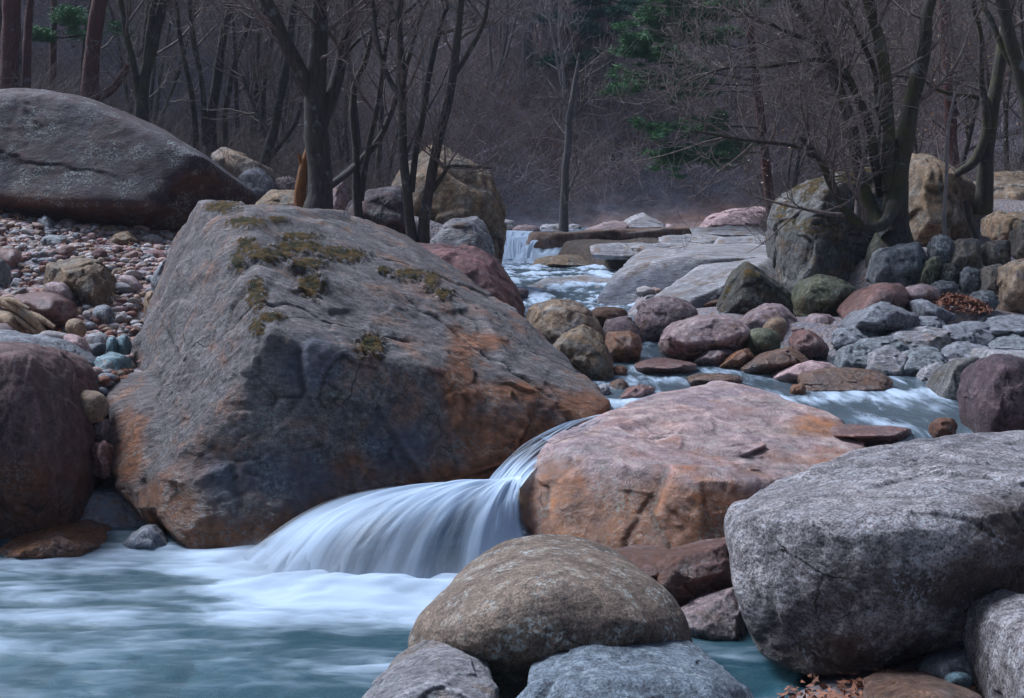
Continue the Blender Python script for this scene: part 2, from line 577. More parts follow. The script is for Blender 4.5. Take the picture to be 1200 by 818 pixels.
def rk(mat, out, d, label, sub=5, name='boulder', cat=None, **kw):
    rk_i[0] += 1
    bkw = {k: kw.pop(k) for k in ('thick', 'tilt', 'lip', 'up', 'back', 'down') if k in kw}
    extra = kw.pop('extra', None)
    oa = np.array(out)
    kw['box'] = (oa[:, 0].min(), oa[:, 0].max(), oa[:, 1].min())
    h = body(out, d, **bkw)
    if extra:
        h = np.vstack([h, np.array([P(*e) for e in extra])])
    kw.setdefault('seed', rk_i[0] * 13)
    pp_ = kw.get('p', 14)
    kw['p'] = pp_ * 1.8 if pp_ > 8 else pp_
    kw.setdefault('fac', 0.0 if pp_ < 8 else (0.02 if pp_ < 10 else 0.085))
    kw['cracks'] = kw.get('cracks', 0) * 0.8
    if cat is None:
        cat = {'boulder': 'boulder', 'river_stone': 'stone', 'rock_slab': 'rock slab', 'wall_stone': 'wall stone', 'rock_outcrop': 'rock outcrop'}[name]
    return add_rock(M[mat], [h], label, name=name, cat=cat, sub=sub, **kw)


def el(x0, y0, x1, y1, n=10, sk=0.0, pw=0.8):
    """rounded outline in a pixel box, optionally skewed"""
    pts = []
    for k in range(n):
        a = 2 * math.pi * k / n + 0.3
        cx, cy = math.cos(a), math.sin(a)
        cx = math.copysign(abs(cx) ** pw, cx)
        cy = math.copysign(abs(cy) ** pw, cy)
        pts.append(((x0 + x1) / 2 + (x1 - x0) / 2 * cx - sk * (y1 - y0) / 2 * cy, (y0 + y1) / 2 + (y1 - y0) / 2 * cy))
    return pts


# ------------------------------------------------------------------ terrain
WY = np.array([0, 8.1, 8.5, 9, 11.2, 12.9, 15, 18, 22, 28.6, 29.6, 31, 60])
WZ = np.array([0.55, 0.55, 0.62, 0.63, 0.69, 0.76, 0.87, 0.95, 0.99, 1.02, 1.66, 1.72, 1.9])
CY = np.array([0, 8.0, 9, 11, 13, 16, 20, 25, 28.8, 30, 60])
CX = np.array([2.1, 2.1, 2.15, 2.35, 1.5, 0.7, 0.95, 0.9, 0.1, 0.6, 2.0])
CW = np.array([0.3, 0.9, 1.7, 1.6, 1.3, 0.9, 1.1, 1.5, 0.9, 1.7, 2.5])


def Wz(y):
    return np.interp(y, WY, WZ)


ctl = np.array([P(*q) for q in [
    (100, 440, 9), (100, 345, 12), (100, 292, 14), (100, 268, 16), (200, 304, 14), (0, 405, 9.5), (0, 268, 16), (200, 420, 10), (-300, 300, 14),
    (-300, 420, 9), (300, 246, 19), (400, 250, 18), (480, 290, 16), (560, 335, 15.5), (600, 300, 24), (200, 200, 26), (380, 330, 12), (560, 400, 11),
    (120, 560, 8.4), (0, 560, 8.2), (-300, 600, 7.5), (640, 400, 12), (620, 620, 7.8), (800, 640, 7.0),
    (1100, 500, 9.3), (1180, 405, 12), (1100, 358, 14), (1180, 290, 16), (1050, 300, 16), (950, 365, 15), (1150, 235, 20), (900, 296, 22), (1250, 500, 9),
    (800, 276, 32), (700, 279, 34), (600, 275, 34), (600, 264, 42), (900, 262, 42), (200, 230, 42), (1300, 430, 11), (1350, 250, 20), (860, 360, 15)]]
    + [np.array(q) for q in [
        (-5, 7.0, -0.55), (-3, 7.2, -0.5), (-1, 7, -0.5), (-1, 5.5, -0.55), (-3, 5, -0.6), (-2, 3, -0.5), (0.2, 4, -0.45), (0.5, 6, -0.4), (-6, 5, -0.4),
        (1.0, 5.7, -0.3), (1.05, 5.2, -0.25), (1.45, 4.9, 0.06), (1.3, 4.5, 0.07), (1.9, 5.0, 0.06), (2.2, 4.4, 0.05), (1.6, 4.0, -0.05), (3, 5, 0.1), (2.6, 6.6, 0.2), (4, 6, 0.4), (0, 0, 0.3), (3, 1, 0.5), (-5, 0, 0.3),
        (-8, 5, 1.0), (-9, 9, 1.6), (6, 8, 0.8), (8, 4, 1.2), (9, 12, 1.8)]])


def terrain(x, y):
    x = np.asarray(x, dtype=float).ravel()
    y = np.asarray(y, dtype=float).ravel()
    z = np.zeros_like(x)
    for i0 in range(0, len(x), 20000):
        xs, ys = x[i0:i0 + 20000, None], y[i0:i0 + 20000, None]
        s = np.maximum(ys, 6) / 10
        r2 = ((xs - ctl[:, 0]) ** 2 + (ys - ctl[:, 1]) ** 2) / s ** 2 + 0.05
        ww = r2 ** -2.2
        z[i0:i0 + 20000] = (ww * ctl[:, 2]).sum(1) / ww.sum(1)
    # channel of the upper stream
    cw = np.interp(y, CY, CW)
    dx = np.abs(x - np.interp(y, CY, CX))
    chan = sstep(cw + 0.45, cw - 0.1, dx) * sstep(8.2, 8.9, y) * sstep(46, 40, y)
    z = z * (1 - chan) + (Wz(y) - 0.22) * chan
    # valley sides and the slope that closes the valley
    side = np.maximum(0, np.abs(x - 1.5) - (7.5 + 0.16 * np.maximum(y - 14, 0)))
    z = z + 0.42 * side ** 1.05 * sstep(9, 22, y)
    z = z + np.maximum(0, y - 39) * 0.56 * sstep(39, 47, y)
    z = z + np.maximum(0, y - 20) * 0.0
    p3 = np.stack([x, y, np.zeros_like(x)], 1)
    z = z + 0.07 * fbm(p3 * 0.9, 4, 0.55) * sstep(0, 3, y)
    z = z + (1.9 * fbm(p3 * 0.05 + 5, 3) + 0.8 * fbm(p3 * 0.2, 3)) * sstep(40, 60, y)
    return z


def T1(x, y):
    return float(terrain([x], [y])[0])


xs = np.concatenate([np.linspace(-140, -16, 40)[:-1], np.linspace(-16, -6, 60)[:-1], np.linspace(-6, 8, 240), np.linspace(8, 18, 60)[1:], np.linspace(18, 140, 40)[1:]])
ys = np.concatenate([np.linspace(-30, 1, 12)[:-1], np.linspace(1, 16, 240)[:-1], np.linspace(16, 44, 170)[:-1], np.linspace(44, 100, 90)[:-1], np.linspace(100, 190, 30)])
gx, gy = np.meshgrid(xs, ys)
gz = terrain(gx.ravel(), gy.ravel())
nx, ny = len(xs), len(ys)
idx = np.arange(nx * ny).reshape(ny, nx)
quads = np.stack([idx[:-1, :-1], idx[:-1, 1:], idx[1:, 1:], idx[1:, :-1]], -1).reshape(-1, 4)
gm = mesh_np('ground', np.stack([gx.ravel(), gy.ravel(), gz], 1), quads=quads)


def ground_mat():
    T = NT('ground_soil')
    pos = T.n('NewGeometry').outputs['Position']
    xyz = T.n('SeparateXYZ')
    T.set(xyz.inputs[0], pos)
    n1 = T.noise(pos, 0.35, 6, 0.65)
    n2 = T.noise(pos, 9, 8, 0.75)
    soil = T.mix(T.rng(n2, 0.35, 0.65), (0.035, 0.028, 0.024), (0.12, 0.082, 0.062))
    vo = T.n('TexVoronoi')
    T.set(vo.inputs['Vector'], pos)
    vo.inputs['Scale'].default_value = 22
    hsv = T.n('SeparateColor')
    T.set(hsv.inputs[0], vo.outputs['Color'])
    peb = T.mix(hsv.outputs[0], (0.22, 0.22, 0.26), T.mix(hsv.outputs[1], (0.26, 0.15, 0.11), (0.34, 0.30, 0.30)))
    near = T.rng(xyz.outputs[1], 17, 21, 1, 0)
    col = T.mix(T.math('MULTIPLY', near, T.rng(n1, 0.35, 0.5, 0.55, 1.0)), soil, peb)
    # the far slope: leaf litter, brush and stone in patches
    f1 = T.noise(pos, 0.12, 8, 0.7)
    f2 = T.noise(pos, 1.6, 9, 0.8)
    far = T.mix(T.rng(f1, 0.42, 0.58), (0.21, 0.12, 0.095), (0.17, 0.175, 0.22))
    far = T.mix(1.0, far, T.mix(T.rng(f2, 0.3, 0.7), (0.35, 0.35, 0.38), (1.8, 1.7, 1.65)), 'MULTIPLY')
    col = T.mix(T.rng(xyz.outputs[1], 30, 45), col, far)
    h = T.math('ADD', T.math('MULTIPLY', vo.outputs['Distance'], -0.8), T.math('MULTIPLY', n2, 0.8))
    bs = T.n('BsdfPrincipled')
    T.set(bs.inputs['Base Color'], col)
    bs.inputs['Roughness'].default_value = 0.9
    T.set(bs.inputs['Normal'], T.bump(h, 0.9, 0.04))
    T.t.links.new(bs.outputs[0], T.out.inputs[0])
    return T.m


tag(link('ground', gm, ground_mat()), kind='structure')

# ------------------------------------------------------------------ water
def water_mat(name, clear_tint, streak_uv=None, rough=0.12, wave=0.02, foamcol=(0.62, 0.74, 0.88), wscale=2.0, milk=None, contrast=0.75, soft=0.95):
    """clear water (tinted, glossy) carrying foam where the 'foam' attribute and drawn-out streaks say so; uv runs across/along the flow"""
    T = NT(name)
    uv = T.n('UVMap', uv_map='flow').outputs[0]
    fo = T.n('Attribute', attribute_name='foam').outputs['Fac']
    st = T.noise(T.mapping(uv, scale=streak_uv or (9, 1.1, 1)), 1.0, 6, 0.62, 0.35)
    st2 = T.noise(T.mapping(uv, scale=tuple(2.7 * q for q in (streak_uv or (9, 1.1, 1)))), 1.0, 4, 0.6, 0.2)
    s = T.math('ADD', T.math('MULTIPLY', st, 0.7), T.math('MULTIPLY', st2, 0.3))
    f = T.math('ADD', T.math('MULTIPLY', fo, 1.5), T.rng(s, 0.3, 0.7, -contrast, contrast * 0.34))
    f = T.rng(f, 0.0 - (soft - 0.95) * 0.5, soft, 0, 1, True)
    h = T.math('ADD', T.math('MULTIPLY', s, 1.0), T.math('MULTIPLY', T.noise(uv, wscale, 3, 0.5), 0.8))
    nrm = T.bump(h, 0.6, wave)
    tr = T.n('BsdfTransparent')
    tr.inputs[0].default_value = tuple(clear_tint) + (1,)
    gl = T.n('BsdfGlossy')
    gl.inputs['Color'].default_value = (0.9, 0.95, 1, 1)
    gl.inputs['Roughness'].default_value = rough
    T.set(gl.inputs['Normal'], nrm)
    fr = T.n('Fresnel')
    fr.inputs[0].default_value = 1.33
    T.set(fr.inputs['Normal'], nrm)
    mx = T.n('MixShader')
    T.set(mx.inputs[0], T.math('MULTIPLY', fr.outputs[0], 0.8))
    T.t.links.new(tr.outputs[0], mx.inputs[1])
    T.t.links.new(gl.outputs[0], mx.inputs[2])
    if milk:
        mk = T.n('BsdfDiffuse')
        mk.inputs[0].default_value = milk[0] + (1,)
        mm_ = T.n('MixShader')
        mm_.inputs[0].default_value = milk[1]
        T.t.links.new(tr.outputs[0], mm_.inputs[1])
        T.t.links.new(mk.outputs[0], mm_.inputs[2])
        T.t.links.new(mm_.outputs[0], mx.inputs[1])
    df = T.n('BsdfDiffuse')
    df.inputs[0].default_value = tuple(foamcol) + (1,)
    tl = T.n('BsdfTranslucent')
    tl.inputs[0].default_value = tuple(foamcol) + (1,)
    mf = T.n('MixShader')
    mf.inputs[0].default_value = 0.3
    T.t.links.new(df.outputs[0], mf.inputs[1])
    T.t.links.new(tl.outputs[0], mf.inputs[2])
    m2 = T.n('MixShader')
    T.set(m2.inputs[0], f)
    T.t.links.new(mx.outputs[0], m2.inputs[1])
    T.t.links.new(mf.outputs[0], m2.inputs[2])
    T.t.links.new(m2.outputs[0], T.out.inputs[0])
    return T.m


def grid_mesh(name, pos, foam, uv):
    """pos (n,m,3), foam (n,m), uv (n,m,2)"""
    n, m = pos.shape[:2]
    ii = np.arange(n * m).reshape(n, m)
    q = np.stack([ii[:-1, :-1], ii[:-1, 1:], ii[1:, 1:], ii[1:, :-1]], -1).reshape(-1, 4)
    me = mesh_np(name, pos.reshape(-1, 3), quads=q)
    attr(me, 'foam', np.clip(foam.ravel(), 0, 1))
    l = me.uv_layers.new(name='flow')
    l.data.foreach_set('uv', uv.reshape(-1, 2)[q.ravel()].astype(np.float32).ravel())
    return me


M['pool'] = water_mat('water_pool', (0.40, 0.66, 0.72), milk=((0.035, 0.13, 0.17), 0.38), streak_uv=(1.5, 4.2, 1), rough=0.38, wave=0.016, contrast=0.75, soft=1.45)
M['stream'] = water_mat('water_stream', (0.5, 0.62, 0.66), milk=((0.20, 0.27, 0.32), 0.35), streak_uv=(7, 1.6, 1), rough=0.16, wave=0.03)
M['fall'] = water_mat('water_fall', (0.93, 0.96, 0.98), streak_uv=(11, 0.5, 1), rough=0.5, wave=0.001, contrast=0.5)

# pool: landing line of the fan in world coordinates
LAND = np.array([P(285, 660, 7.15), P(330, 680, 6.8), P(390, 695, 6.6), P(450, 700, 6.5), P(520, 695, 6.5), P(590, 672, 6.85), P(625, 645, 7.15)])
nx_, ny_ = 420, 300
px_, py_ = np.meshgrid(np.linspace(-7, 2.6, nx_), np.linspace(2.2, 9.3, ny_))
pp = np.stack([px_.ravel(), py_.ravel(), np.zeros(px_.size)], 1)
dl = np.full(len(pp), 9.0)
for a_, b_ in zip(LAND[:-1], LAND[1:]):
    ab = (b_ - a_)[:2]
    tt = np.clip(((pp[:, :2] - a_[:2]) @ ab) / (ab @ ab), 0, 1)
    dl = np.minimum(dl, np.linalg.norm(pp[:, :2] - (a_[:2] + tt[:, None] * ab), axis=1))
cx_, cy_ = -1.1, 6.9
# white plume drifting to the left of the fall and curling back towards the viewer
plume = np.exp(-((pp[:, 1] - (6.5 - 0.06 * (pp[:, 0] + 1.5))) / 0.72) ** 2) * sstep(-5.0, -1.6, pp[:, 0]) * sstep(0.9, 0.2, pp[:, 0])
wv = fbm(pp * np.array([0.7, 2.2, 1]) + 3, 4, 0.6)
wv2 = fbm(pp * np.array([1.6, 5.0, 1]) + 8, 4, 0.6)
foam = 1.05 * np.exp(-(dl / 0.42) ** 2) + 0.56 * plume * (0.8 + 1.0 * wv) + 0.10 + 0.32 * wv + 0.2 * wv2
foam *= 1 - 0.6 * sstep(1.0, 1.6, pp[:, 0])
z = 0.022 * wv + 0.012 * wv2 + 0.045 * np.exp(-(dl / 0.25) ** 2) * (0.7 + 1.2 * wv)
pos = pp.copy()
pos[:, 2] = z
uvp = np.stack([pp[:, 0] + 0.25 * wv, pp[:, 1] + 0.16 * wv + 0.1 * pp[:, 0]], 1)
pm = grid_mesh('pool_water', pos.reshape(ny_, nx_, 3), foam.reshape(ny_, nx_), uvp.reshape(ny_, nx_, 2))
tag(link('pool_water', pm, M['pool']), kind='structure')

# upper stream: one sheet following the profile from the far ledge down to the chute
yy = np.concatenate([np.linspace(8.25, 14, 220)[:-1], np.linspace(14, 28.4, 240)[:-1], np.linspace(28.4, 30, 60)[:-1], np.linspace(30, 46, 40)])
uu = np.linspace(-1, 1, 150)
cx = np.interp(yy, CY, CX)
cw = np.interp(yy, CY, CW) + 0.75
X = cx[:, None] + uu[None, :] * cw[:, None]
Y = np.repeat(yy[:, None], len(uu), 1)
pf = np.stack([X.ravel(), Y.ravel(), np.zeros(X.size)], 1)
n1 = fbm(pf * np.array([1.3, 0.9, 1]) + 2, 4, 0.55).reshape(X.shape)
n2 = fbm(pf * np.array([4.5, 1.8, 1]) + 5, 3, 0.55).reshape(X.shape)
rap = sstep(14, 16.5, Y) * sstep(30.5, 29.8, Y)
Z = Wz(Y) + n1 * (0.018 + 0.05 * rap) + n2 * (0.008 + 0.02 * rap)
fm = 0.19 + 0.42 * n1 + 0.22 * n2 + rap * (0.16 + 0.5 * n1 + 0.3 * n2)
fm += 0.34 * np.exp(-((Y - 9.55 - 0.1 * X) / 0.28) ** 2) + 0.28 * np.exp(-((Y - 10.8) / 0.35) ** 2)
fm += sstep(28.5, 28.9, Y) * sstep(30.2, 29.6, Y) * 0.8
fm += 0.3 * sstep(8.8, 8.4, Y)
sm_ = grid_mesh('stream_water', np.stack([X, Y, Z], -1), fm, np.stack([X + 0.08 * n1, Y * 0.9], -1))
tag(link('stream_water', sm_, M['stream']), kind='structure')


def bez(p0, p1, p2, p3, t):
    t = t[:, None]
    return (1 - t) ** 3 * p0 + 3 * (1 - t) ** 2 * t * p1 + 3 * (1 - t) * t * t * p2 + t ** 3 * p3


def lerp_list(L, u):
    L = np.array(L)
    k = np.linspace(0, 1, len(L))
    return np.array([np.interp(u, k, L[:, i]) for i in range(3)]).T


def veil(name, start, c1, c2, end, label, nu=160, nv=80, foam=lambda u, v: 0.6 + 0 * u, uvs=(1, 1), jitter=0.02, mat='fall', cat='waterfall', parent=None):
    """a sheet of falling water: every streamline is a curve from `start` to `end`"""
    u = np.linspace(0, 1, nu)
    v = np.linspace(0, 1, nv)
    A, B, C_, D_ = (lerp_list(q, u) for q in (start, c1, c2, end))
    pos = np.zeros((nu, nv, 3))
    for i in range(nu):
        pos[i] = bez(A[i], B[i], C_[i], D_[i], v)
    U, V = np.meshgrid(u, v, indexing='ij')
    ns = fbm(np.stack([U.ravel() * 22, V.ravel() * 1.3, 0 * U.ravel()], 1), 3, 0.6).reshape(U.shape)
    nb = fbm(np.stack([U.ravel() * 7, V.ravel() * 1.1, 0 * U.ravel() + 5], 1), 3, 0.6).reshape(U.shape)
    pos[..., 2] += jitter * (0.25 * ns + 1.6 * nb) * sstep(0, 0.2, V)
    me = grid_mesh(name, pos, foam(U, V) + 0.18 * nb, np.stack([U * uvs[0], V * uvs[1]], -1))
    o = link(name, me, M[mat], parent=parent)
    if label:
        tag(o, label, cat)
    return o


# chute between the two great boulders, then the fan
veil('chute_water', [P(684, 490, 8.6), P(700, 486, 8.65), P(722, 483, 8.6)], [P(636, 503, 8.2), P(655, 503, 8.15), P(680, 503, 8.05)],
     [P(594, 524, 7.9), P(614, 527, 7.75), P(636, 532, 7.6)], [P(566, 572, 7.65), P(586, 572, 7.5), P(610, 572, 7.3)],
     'smooth dark chute of water sliding between the big boulders', foam=lambda u, v: 0.30 + 0.2 * np.abs(u - .5) + 0.5 * sstep(0.6, 1, v), nu=90, nv=90, uvs=(0.45, .6), cat='water chute')
fan_root = link('waterfall', None, None, P(590, 640, 7.3))
tag(fan_root, 'white silky fan of water pouring into the turquoise pool', 'waterfall')
for kv in range(4):                            # several loose sheets, one behind another
    ox, oy = [0, 9, -7, 14][kv], [0, 9, 16, 25][kv]
    o_ = veil('water_sheet',
     [P(566 + oy * .3, 568 + oy * .2, 7.66), P(574, 565, 7.6), P(582, 562, 7.55), P(592, 560, 7.5), P(602, 559, 7.4), P(611, 558, 7.32)],
     [P(460 + ox, 564 + oy, 7.5), P(478 + ox, 564 + oy, 7.25), P(505 + ox, 562 + oy, 7.1), P(545, 565 + oy, 7.05), P(585, 570 + oy * .6, 7.1), P(606, 580, 7.15)],
     [P(335 + ox, 570 + oy, 7.3), P(355 + ox, 578 + oy, 7.0), P(400 + ox, 582 + oy, 6.8), P(485 + ox, 590 + oy, 6.75), P(560, 595 + oy, 6.85), P(608, 605, 7.0)],
     [P(278 + 2 * ox, 672, 7.15), P(322 + 2 * ox, 700, 6.75), P(395 + 2 * ox, 722, 6.5), P(480 + ox, 728, 6.4), P(560, 705, 6.55), P(632, 655, 7.05)],
     None, nu=200, nv=70,
     foam=lambda u, v: (0.42 + 0.14 * sstep(0.35, 0.05, u) + 0.2 * sstep(0.78, 1.0, u) - 0.2 * sstep(0.35, 0.72, v) * sstep(0.15, 0.45, u) * sstep(0.9, 0.6, u) + 0.2 * sstep(0.8, 1.0, v)) * sstep(0, 0.06, u) * sstep(1, 0.96, u) * sstep(0.0, 0.1, v) * (1 - 0.1 * kv) + 0.1,
     uvs=(0.62 + 0.17 * kv, 0.8), jitter=0.016 + .006 * kv)
    for v_ in o_.data.uv_layers['flow'].data:
        v_.uv[0] += 3.7 * kv
    off_ = np.array(fan_root.location)
    co_ = np.zeros(len(o_.data.vertices) * 3, np.float32)
    o_.data.vertices.foreach_get('co', co_)
    o_.data.vertices.foreach_set('co', (co_.reshape(-1, 3) - off_).astype(np.float32).ravel())
    o_.data.update()
    o_.parent = fan_root
# fine spray standing over the foot of the fall
sv, sf = ico(4)
spv = sv * np.array([1.35, 0.50, 0.34])
spm = mesh_np('spray', spv, tris=sf)
TS = NT('spray_mist')
tco = TS.n('TexCoord').outputs['Object']
ln = TS.n('VectorMath', operation='LENGTH')
TS.set(ln.inputs[0], TS.mapping(tco, scale=(1 / 1.35, 2.0, 1 / 0.34)))
dn = TS.math('MULTIPLY', TS.rng(ln.outputs['Value'], 0.15, 1.0, 1.0, 0.0, True), TS.rng(TS.noise(tco, 3.0, 3, 0.6), 0.3, 0.7, 0.5, 1.5))
vp = TS.n('VolumePrincipled')
vp.inputs['Color'].default_value = (0.86, 0.93, 1.0, 1)
TS.set(vp.inputs['Density'], TS.math('MULTIPLY', dn, 4.0))
TS.t.links.new(vp.outputs[0], TS.out.inputs['Volume'])
tag(link('spray', spm, TS.m, P(455, 672, 6.85)), kind='stuff')
# far cascade over the ledge
veil('cascade_water', [P(578, 270, 30.4), P(600, 270, 30.4), P(625, 271, 30.4)], [P(579, 274, 29.6), P(597, 274, 29.6), P(614, 275, 29.6)],
     [P(578, 285, 29.2), P(597, 286, 29.2), P(612, 288, 29.2)], [P(574, 303, 28.9), P(597, 304, 28.7), P(616, 304, 28.8)],
     'small white cascade dropping over the far ledge', nu=90, nv=40, foam=lambda u, v: 0.85 - 0.25 * sstep(.3, .6, v), uvs=(0.5, 1), cat='cascade')
veil('trickle_water', [P(623, 282, 28.75), P(627, 281, 28.75), P(631, 282, 28.75)], [P(620, 284, 28.6), P(623, 284, 28.6), P(627, 284, 28.6)],
     [P(618, 292, 28.55), P(620, 292, 28.55), P(622, 292, 28.55)], [P(617, 303, 28.5), P(619, 303, 28.5), P(621, 303, 28.5)],
     'thin trickle hanging from the brown ledge beside the cascade', nu=12, nv=16, foam=lambda u, v: 0.8 + 0 * u, cat='trickle')

# ------------------------------------------------------------------ the great boulders
hero_main = np.array([P(*q) for q in [
    (237, 236, 10.2), (300, 238, 10.9), (420, 251, 11.2), (298, 266, 9.3), (540, 318, 11.0), (600, 366, 10.4), (655, 410, 9.8), (716, 470, 8.95),
    (694, 492, 8.6), (600, 562, 7.95), (560, 584, 7.8), (480, 592, 7.6), (330, 628, 7.3), (285, 655, 7.25), (215, 646, 7.3), (172, 594, 7.6),
    (314, 385, 7.62), (228, 512, 7.6), (430, 378, 8.4), (560, 462, 8.25), (205, 276, 10.6), (184, 330, 10.5), (158, 400, 10.2), (150, 440, 10.0), (150, 560, 9.4), (480, 700, 7.55), (250, 700, 7.35)]]
    + [np.array(q) for q in [(-3.3, 11.4, 0.9), (-2.6, 12.4, 1.9), (0.0, 12.4, 1.0), (0.8, 10.8, 0.3), (-3.2, 10.2, 0.2), (-1.2, 12.6, 2.1), (0.3, 8.9, -0.3)]])
hero_ledge = np.array([P(*q) for q in [
    (126, 450, 8.9), (150, 436, 9.1), (124, 500, 8.5), (135, 556, 8.05), (168, 600, 7.8), (215, 640, 7.55), (248, 492, 8.0), (218, 452, 8.9), (180, 438, 9.4),
    (300, 600, 7.6), (330, 500, 8.5), (222, 520, 7.8), (170, 560, 7.95)]] + [np.array(q) for q in [(-1.2, 10.5, 0.1), (-3.2, 10, 0.1), (-1.5, 9.4, 1.2), (-2.8, 8.6, -0.3), (-1.7, 8.0, -0.4), (0, 9, 0)]])
add_rock(M['hero'], [hero_main, hero_ledge], 'huge grey pyramid boulder with mossy top beside the waterfall', cat='boulder', sub=8, p=90, seed=5, amp=0.008, fac=0.05, ff=1.9,
         rust=[(210, 605, 70, 50), (610, 520, 110, 55), (680, 478, 60, 20), (540, 450, 22, 80), (510, 560, 60, 35), (290, 635, 80, 28), (560, 400, 40, 12), (150, 520, 26, 50), (590, 460, 70, 16)],
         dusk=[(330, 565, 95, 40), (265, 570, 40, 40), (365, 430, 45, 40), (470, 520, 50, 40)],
         rough=1.0, cracks=0.016, grow=1.01, cen=P(390, 480, 9.3), box=(124, 716, 234),
         moss=[(350, 290, 34, 9), (390, 297, 22, 9), (325, 258, 16, 5), (262, 243, 26, 7), (290, 290, 14, 14), (312, 300, 24, 11), (365, 335, 20, 16), (434, 407, 19, 17),
               (480, 322, 24, 8), (505, 330, 12, 14), (300, 345, 14, 22), (318, 372, 20, 6), (330, 300, 20, 6), (290, 262, 30, 8), (350, 278, 30, 6), (278, 310, 10, 16), (300, 385, 10, 12), (520, 345, 14, 8), (360, 310, 26, 8), (410, 300, 26, 9), (600, 462, 3, 3), (450, 317, 10, 5)])

pink = np.array([P(*q) for q in [
    (598, 592, 7.35), (606, 562, 7.45), (636, 522, 7.75), (668, 500, 8.2), (706, 484, 8.6), (748, 464, 9.1), (792, 451, 9.4), (832, 446, 9.6), (872, 451, 9.5), (915, 461, 9.2),
    (948, 476, 9.0), (972, 495, 8.7), (1015, 508, 8.5), (1000, 560, 7.4), (700, 532, 7.35), (760, 548, 7.15), (850, 562, 7.05), (660, 525, 7.5),
    (615, 618, 7.1), (660, 640, 6.95), (720, 655, 6.85), (800, 660, 6.8), (870, 660, 6.9), (700, 720, 7.0), (850, 740, 7.0), (960, 640, 7.1)]]
    + [np.array(q) for q in [(0.2, 8.3, -0.3), (1.6, 10, 0.2), (2.6, 9.0, 0.2)]])
add_rock(M['pink'], [pink], 'wide pink topped boulder with orange stained face right of the waterfall', sub=7, p=30, seed=22, amp=0.04, cracks=0.012, rough=0.9, fac=0.06, box=(598, 1015, 446), rust=[(640, 585, 70, 45), (720, 610, 110, 48), (830, 610, 80, 42), (960, 500, 40, 12)],
         cen=P(790, 560, 8.1))
granite = np.array([P(*q) for q in [
    (858, 628, 5.5), (862, 596, 5.65), (888, 572, 5.9), (935, 548, 6.2), (985, 528, 6.5), (1045, 510, 6.8), (1110, 501, 7.0), (1200, 494, 7.1), (1300, 510, 6.9),
    (890, 600, 5.35), (960, 610, 5.0), (1060, 620, 4.85), (1170, 600, 4.95), (1290, 580, 5.2), (866, 690, 5.3), (880, 740, 5.25), (905, 785, 5.2), (945, 806, 5.05), (1010, 800, 4.95),
    (1040, 700, 4.78), (1110, 655, 4.80), (1200, 640, 4.9), (1100, 765, 5.3), (1190, 735, 5.5), (1290, 690, 5.6)]]
    + [np.array(q) for q in [(1.5, 7.2, 0.0), (3.2, 7.4, 0.3), (3.4, 6.0, 0.2)]])
add_rock(M['granite'], [granite], 'big speckled grey granite boulder filling the lower right corner', sub=8, p=10, seed=9, amp=0.035, cracks=0.012, rough=1.1, fac=0.05, rust=[(1130, 690, 150, 38), (1000, 770, 130, 34), (1190, 620, 60, 40)], cen=P(1060, 640, 5.95))
rk('round', [(478, 772), (480, 745), (500, 710), (530, 678), (560, 655), (600, 635), (650, 626), (700, 632), (745, 650), (780, 680), (800, 715), (812, 750), (815, 785), (790, 815), (700, 850), (600, 850), (500, 820)],
   5.05, 'smooth round brown boulder with pale lichen specks in front of the fall', sub=7, p=8, fac=0, amp=0.02, rough=0.5, lip=0.62, thick=0.33, tilt=0.12, down=0, grow=1.035)
rk('slate_pale', [(405, 850), (440, 800), (462, 782), (482, 768), (512, 753), (545, 758), (565, 772), (580, 792), (588, 830), (600, 900), (400, 900)], 4.35,
   'pale cracked rock at the bottom edge left of the blue rock', sub=6, p=14, cracks=0.015, thick=0.35, chips=3)
rk('bluegrey', [(606, 830), (612, 797), (635, 783), (672, 776), (722, 780), (782, 784), (832, 791), (868, 802), (885, 825), (900, 890), (600, 890)], 4.25,
   'blue grey rock at the bottom edge in front of the round boulder', sub=6, p=12, amp=0.04, thick=0.25)
rk('granite', [(1148, 770), (1163, 718), (1195, 697), (1240, 690), (1265, 740), (1260, 870), (1150, 860)], 4.55, 'grey speckled rock cut off by the lower right corner', sub=6, p=12, amp=0.04)
rk('brown', [(1010, 820), (1060, 807), (1120, 804), (1152, 815), (1150, 850), (1010, 850)], 4.5, 'flat red brown rock under the big granite boulder', sub=5)
rk('slate', [(1072, 792), (1100, 772), (1140, 763), (1152, 775), (1142, 800), (1090, 810)], 4.95, 'dark layered stone wedged beneath the granite boulder', chips=2, name='river_stone')
rk('cyan', el(1102, 787, 1140, 808), 4.75, 'small rounded blue stone in the lower right gap', p=8, name='river_stone')
rk('mauve', [(788, 722), (825, 697), (858, 688), (874, 720), (888, 778), (840, 784), (805, 768), (788, 748)], 5.95, 'pale streaked wet rock between round and granite boulders', sub=6, chips=3, p=20)
rk('purple_low', [(763, 662), (790, 648), (830, 638), (862, 628), (868, 692), (830, 706), (790, 704), (765, 690)], 6.35, 'purple angular rock below the pink boulder', sub=6, chips=4, p=22)
rk('purple_low', [(690, 660), (740, 640), (790, 640), (800, 670), (770, 700), (700, 700)], 6.5, 'dark wet rock behind the round boulder', sub=5, chips=3)

